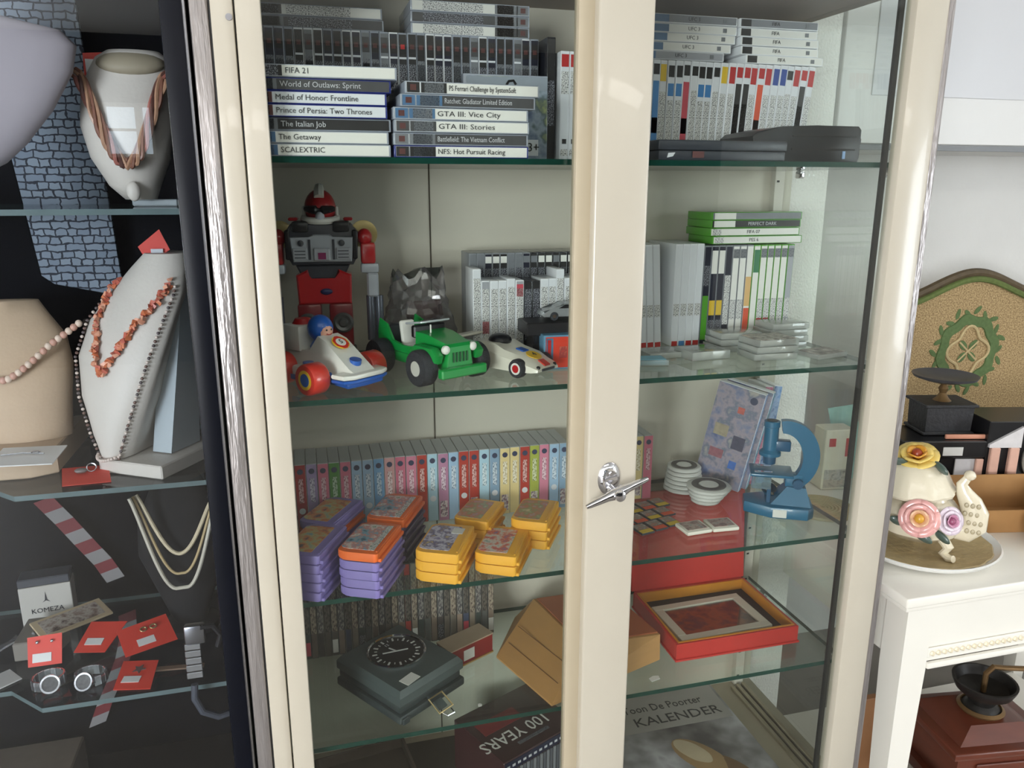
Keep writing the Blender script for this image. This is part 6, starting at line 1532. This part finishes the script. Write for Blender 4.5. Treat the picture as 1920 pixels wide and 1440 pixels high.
o = G().box(-0.055, 0.055, -0.004, 0.004, 0, 0.012, 0.003, 2).build('copper_bar', M('copper_pink', (206, 144, 118), 0.4, var=0.1)); o.location = (1.586, 1.516, 0.9362); o.rotation_euler = (0, 0, R_(-14)); tag(o, 'pink copper bar lying before the black scale', 'bar')

# ---- porcelain lidded pot on an oval dish
porc = M('porcelain_ivory', (224, 214, 190), 0.18, var=0.05, scale=20, coat=0.5, bump=0.12, bscale=45)
porc_w = M('porcelain_white', (232, 232, 228), 0.15, coat=0.5)
gilt = M('porcelain_tan', (192, 172, 130), 0.3, var=0.25, scale=50, bump=0.3, bscale=70)
ds = thing('porcelain_dish', 'white oval dish with tan relief under the rose pot', 'dish', (1.288, 1.300, 0.7704), (0, 0, R_(18)))
G().lathe([(0.080, 0.0), (0.115, 0.003), (0.158, 0.020), (0.164, 0.028), (0.160, 0.030), (0.150, 0.024), (0.110, 0.009), (0.0, 0.007)], 48, sc=(1.0, 0.88, 1)).build('dish', porc_w, ds)
G().lathe([(0.06, 0.0), (0.112, 0.0022), (0.146, 0.0145), (0.143, 0.0160), (0.110, 0.0040), (0.0, 0.0020)], 48, (0, 0, 0.0080), sc=(1.0, 0.88, 1), wob=lambda a, k: 1 + 0.015 * math.sin(14 * a)).build('relief_band', gilt, ds)
pot = thing('porcelain_pot', 'ivory porcelain lidded pot with pink and yellow roses', 'pot', (1.268, 1.308, 0.7812), (0, 0, R_(-42)))
G().lathe([(0.026, 0.030), (0.058, 0.034), (0.080, 0.050), (0.086, 0.072), (0.080, 0.096), (0.066, 0.114), (0.056, 0.122), (0.054, 0.130)], 40, wob=lambda a, k: 1 + 0.02 * math.sin(8 * a)).build('bowl', porc, pot)
G().lathe([(0.084, 0.132), (0.086, 0.137), (0.078, 0.150), (0.066, 0.176), (0.050, 0.192), (0.026, 0.198), (0.0, 0.199)], 40, (-0.012, 0, 0), (0, R_(-3), 0), wob=lambda a, k: 1 + 0.03 * math.sin(10 * a)).build('lid', porc, pot)
for k in range(3):
    a = R_(-38 + 120 * k)
    G().tube([(0.058 * math.cos(a), 0.058 * math.sin(a), 0.050), (0.080 * math.cos(a), 0.080 * math.sin(a), 0.030), (0.070 * math.cos(a), 0.070 * math.sin(a), 0.014), (0.084 * math.cos(a), 0.084 * math.sin(a), 0.007), (0.094 * math.cos(a), 0.094 * math.sin(a), 0.010)], 0.011, 10, taper=lambda t: 1.1 - 0.4 * t).build('foot', porc, pot)
def rose(parent, loc, r, outer, inner, heart, rot):
    bl_ = thing_part('rose', parent, loc, rot)
    for lay_, (n2, rad, hgt, mm) in enumerate(((6, 1.0, 0.30, outer), (5, 0.72, 0.48, outer), (4, 0.44, 0.60, inner))):
        for k in range(n2):
            a = 2 * PI * k / n2 + lay_ * 0.5
            g = G(); rows = []
            for i in range(5):
                v_ = i / 4; ring = []
                for j in range(5):
                    u = (j - 2) / 2 * 0.72 * (2 * PI / n2) * (0.6 + 0.55 * math.sin(PI * (0.15 + 0.75 * v_)))
                    rr = r * rad * (0.15 + 0.85 * v_); 
                    ring.append((rr * math.cos(a + u), rr * math.sin(a + u), r * (hgt * v_ ** 0.7 + 0.05 * math.cos(3 * u) + (0.0 if v_ < 0.9 else -0.06))))
                rows.append(ring)
            g.loft(rows, False, False)
            me = g.mesh('petal', 60)
            o = O('petal', me, mm, bl_); md_ = o.modifiers.new('thickness', 'SOLIDIFY'); md_.thickness = r * 0.06
    G().ball((0, 0, r * 0.36), r * 0.26, (1, 1, 1.0), 10, 8).build('heart', heart, bl_)
def thing_part(name, parent, loc, rot):
    g = G().ball((0, 0, 0), 0.006, (1, 1, 0.6), 8, 6)
    o = g.build(name, M('rose_calyx', (70, 88, 66), 0.4), parent); o.location = loc; o.rotation_euler = rot
    return o
rose(pot, (-0.016, -0.002, 0.200), 0.044, M('petal_yellow', (232, 202, 110), 0.25, var=0.12, scale=60, coat=0.4), M('petal_amber', (214, 150, 50), 0.25, coat=0.4), M('heart_red', (150, 60, 30), 0.3), (R_(24), R_(-6), 0))
rose(pot, (0.000, -0.088, 0.100), 0.040, M('petal_pink', (222, 166, 160), 0.25, var=0.15, scale=60, coat=0.4), M('petal_peach', (226, 178, 140), 0.25, coat=0.4), M('heart_amber', (214, 160, 60), 0.3), (R_(72), 0, 0))
rose(pot, (0.054, -0.070, 0.098), 0.030, M('petal_lilac', (220, 204, 214), 0.25, var=0.12, scale=60, coat=0.4), M('petal_mauve', (190, 130, 156), 0.25, coat=0.4), M('heart_mauve', (150, 80, 110), 0.3), (R_(72), 0, R_(38)))
lf = M('porcelain_leaf', (76, 92, 84), 0.3, var=0.3, coat=0.4)
for (px, py, pz, rz) in ((-0.038, -0.078, 0.082, 20), (0.012, -0.090, 0.060, -10), (0.046, -0.080, 0.064, -30), (-0.045, -0.030, 0.196, 30), (0.030, -0.030, 0.196, -40)):
    G().ball((px, py, pz), 0.020, (1.0, 0.3, 0.5), 12, 8, (R_(20), R_(25), R_(rz))).build('leaf', lf, pot)
# curled spout/handle with pierced lattice at the right
rings = []
hp2 = [(0.074, 0.050, 0.016), (0.094, 0.050, 0.020), (0.108, 0.068, 0.024), (0.106, 0.096, 0.026), (0.094, 0.122, 0.022), (0.080, 0.142, 0.016), (0.074, 0.160, 0.011), (0.082, 0.174, 0.008)]
for k, (hx, hz, hr) in enumerate(hp2):
    k0, k1 = max(0, k - 1), min(len(hp2) - 1, k + 1)
    tg = Vector((hp2[k1][0] - hp2[k0][0], hp2[k1][1] - hp2[k0][1])).normalized(); nx_, nz_ = -tg.y, tg.x
    rings.append([(hx + nx_ * hr * math.cos(2 * PI * i / 14), -0.004 + 0.6 * hr * math.sin(2 * PI * i / 14), hz + nz_ * hr * math.cos(2 * PI * i / 14)) for i in range(14)])
hd_ = G().loft(rings).build('handle', porc, pot, angle=70)
for r_ in range(4):
    for c_ in range(3): G().ball((0.094 + 0.011 * c_ + (0.005 if r_ % 2 else 0) - 0.004 * r_, -0.018, 0.062 + 0.019 * r_), 0.0045, (1, 0.6, 1.25), 8, 6).build('lattice_knob', M('lattice_shadow', (176, 164, 136), 0.4), hd_)
G().ball((0.086, -0.002, 0.180), 0.012, (1, 1, 0.9), 10, 8).build('finial', porc, hd_)

# ---- open cardboard box with a cream figurine
kraft = M('kraft_card', (168, 126, 78), 0.8, var=0.12, scale=30)
kb = thing('cardboard_box', 'open brown cardboard box behind the rose pot', 'box', (1.570, 1.395, 0.7704), (0, 0, R_(-12)))
G().box(-0.095, 0.135, -0.07, 0.07, 0.0, 0.004).build('bottom', kraft, kb)
G().box(-0.095, 0.135, 0.066, 0.07, 0.004, 0.090).build('wall', kraft, kb)
G().box(-0.095, 0.135, -0.07, -0.066, 0.004, 0.055).build('wall', kraft, kb)
G().box(-0.095, -0.091, -0.0658, 0.0658, 0.004, 0.085).build('wall', kraft, kb)
G().box(0.131, 0.135, -0.0658, 0.0658, 0.004, 0.085).build('wall', kraft, kb)
G().hull([(-0.093, -0.066, 0.086), (-0.093, 0.066, 0.086), (-0.125, 0.066, 0.060), (-0.125, -0.066, 0.060), (-0.095, -0.066, 0.083), (-0.095, 0.066, 0.083), (-0.127, 0.066, 0.058), (-0.127, -0.066, 0.058)]).build('flap', kraft, kb)
fg = thing('cream_figurine', 'cream porcelain figurine cut by the right edge before the cardboard box', 'figurine', (1.600, 1.238, 0.7704), (0, 0, 0))
cr_ = M('figurine_cream', (226, 196, 160), 0.3, var=0.06, coat=0.4, bump=0.3, bscale=40)
G().lathe([(0.052, 0.0), (0.066, 0.012), (0.072, 0.040), (0.060, 0.075), (0.036, 0.100), (0.022, 0.108), (0.0, 0.110)], 32, wob=lambda a, k: 1 + 0.09 * math.sin(7 * a + k * 0.7)).build('robe', cr_, fg)
G().lathe([(0.022, 0.100), (0.030, 0.114), (0.026, 0.134), (0.014, 0.142), (0.0, 0.143)], 20, (0.004, -0.004, 0)).build('bodice', cr_, fg)
G().tube([(-0.02, -0.02, 0.13), (-0.045, -0.035, 0.105), (-0.03, -0.055, 0.085)], 0.008, 8).build('arm', cr_, fg)
G().tube([(0.028, -0.02, 0.13), (0.05, -0.035, 0.110), (0.03, -0.055, 0.088)], 0.008, 8).build('arm', cr_, fg)
hh_ = G().ball((0.006, -0.008, 0.160), 0.017, (0.9, 0.95, 1.15), 14, 10).build('head', cr_, fg)
G().ball((0.006, 0.002, 0.166), 0.0175, (1.0, 0.9, 1.0), 12, 8).build('hair', M('figurine_gold', (206, 160, 80), 0.35), hh_)

# ---- box with red marks and woven coaster at the back left of the table
td = thing('tea_caddy', 'cream box with red marks seen through the cabinet\'s glass side', 'box', (1.335, 1.690, 0.7704), (0, 0, R_(-8)))
G().box(-0.040, 0.040, -0.03, 0.03, 0.0, 0.165, 0.002, 1).build('carton', M('caddy_cream', (200, 192, 172), 0.5, var=0.15, scale=40), td)
for xx, zz, sz_ in ((-0.020, 0.120, 0.022), (0.026, 0.092, 0.050)): O('red_mark', boxmesh(0.018, 0.001, sz_, 0), red_ink, td, (xx, -0.0308, zz))
O('grey_print', boxmesh(0.07, 0.001, 0.05, 0), PRINT('caddy_print', [(120, 114, 104), (170, 162, 150), (80, 74, 70)], 60), td, (0, -0.0307, 0.006))
wv = thing('woven_coaster', 'round straw coaster seen through the cabinet\'s glass side', 'coaster', (1.215, 1.555, 0.7704))
for k in range(9):
    rr = 0.008 + 0.0085 * k
    G().tube([(rr * math.cos(a), rr * math.sin(a), 0.004) for a in [2 * PI * i / 32 for i in range(32)]], 0.0042, 6, True).build('straw_ring', M('straw', (176, 162, 124), 0.8, var=0.2, scale=80), wv)
# small flowery stem and cards between cabinet and scale
wg = thing('greeting_card', 'small teal and red card leaning beside the black scale', 'card', (1.405, 1.745, 0.7704), (0, 0, R_(-30)))
G().box(-0.02, 0.05, -0.002, 0.002, 0.0, 0.20, 0.0005, 1, rot=(R_(-10), R_(-14), 0)).build('card', M('card_teal', (150, 190, 180), 0.5, var=0.2, scale=50), wg)
G().box(-0.024, -0.006, -0.010, -0.006, 0.08, 0.15, 0.0005, 1).build('red_ribbon', red_ink, wg)

# ---- wooden coffee grinder on the table's lower shelf
gw = M('grinder_wood', (96, 46, 30), 0.4, var=0.25, scale=14, stretch=(1, 1, 5), coat=0.2)
gi = M('grinder_iron', (48, 46, 44), 0.45, 0.5, var=0.3, scale=50)
gbz = M('grinder_bronze', (132, 104, 70), 0.4, 0.7, var=0.2)
cg = thing('coffee_grinder', 'old wooden coffee grinder with iron hopper under the white table', 'grinder', (1.640, 1.400, 0.0454), (0, 0, R_(-8)))
G().box(-0.150, 0.150, -0.120, 0.120, 0.0, 0.030, 0.004, 2).build('base_board', gw, cg)
G().loft([[(-0.130, -0.104, 0.0305), (0.130, -0.104, 0.0305), (0.130, 0.104, 0.0305), (-0.130, 0.104, 0.0305)], [(-0.122, -0.098, 0.13), (0.122, -0.098, 0.13), (0.122, 0.098, 0.13), (-0.122, 0.098, 0.13)]]).build('box_body', gw, cg)
G().prism([(-0.150, -0.120), (0.150, -0.120), (0.150, 0.120), (-0.150, 0.120)], 0.022, 'z', (0, 0, 0.1305), None, 0.008, 3).build('top_board', gw, cg)
G().loft([[(-0.120, -0.095, 0.1530), (0.120, -0.095, 0.1530), (0.120, 0.095, 0.1530), (-0.120, 0.095, 0.1530)], [(-0.070, -0.060, 0.185), (0.070, -0.060, 0.185), (0.070, 0.060, 0.185), (-0.070, 0.060, 0.185)]]).build('hipped_top', gw, cg)
hp_ = G().lathe([(0.050, 0.185), (0.044, 0.195), (0.030, 0.206), (0.038, 0.222), (0.066, 0.244), (0.074, 0.262), (0.076, 0.270), (0.070, 0.270), (0.058, 0.248), (0.020, 0.235), (0.0, 0.234)], 36).build('hopper', gi, cg)
G().lathe([(0.052, 0.1855), (0.056, 0.192), (0.048, 0.198), (0.045, 0.192)], 36, ring=True).build('hopper_collar', gbz, hp_)
G().tube([(0.0, 0.0, 0.236), (0.0, 0.0, 0.288), (0.018, 0.0, 0.306), (0.05, 0.0, 0.300), (0.12, 0.0, 0.292), (0.15, 0.0, 0.292)], 0.007, 10).build('crank', gbz, cg)
G().ball((0.155, 0, 0.308), 0.016, (1, 1, 1.1), 14, 10).build('crank_knob', gw, cg)
dw = G().box(-0.075, 0.075, -0.107, -0.100, 0.045, 0.105, 0.002, 1).build('drawer', gw, cg)
G().ball((0, -0.113, 0.075), 0.009, (1, 1, 1), 12, 8).build('knob', gbz, dw)
# brown board standing behind the table leg, low basket
o = G().box(-0.05, 0.05, -0.01, 0.01, 0, 0.22, 0.002, 1).build('brown_board', M('board_brown', (150, 106, 70), 0.6, var=0.15)); o.location = (1.33, 1.475, 0.0454); tag(o, 'brown board standing behind the white table leg', 'board')
wk = thing('wooden_box', 'small brown wooden box on the table\'s lower shelf beside the grinder', 'box', (1.390, 1.300, 0.0454), (0, 0, R_(15)))
G().box(-0.06, 0.06, -0.04, 0.04, 0, 0.06, 0.002, 1).build('box_body', M('board_brown', (150, 106, 70), 0.6), wk)
G().box(-0.062, 0.062, -0.042, 0.042, 0.0604, 0.070, 0.002, 1).build('lid', gw, wk)
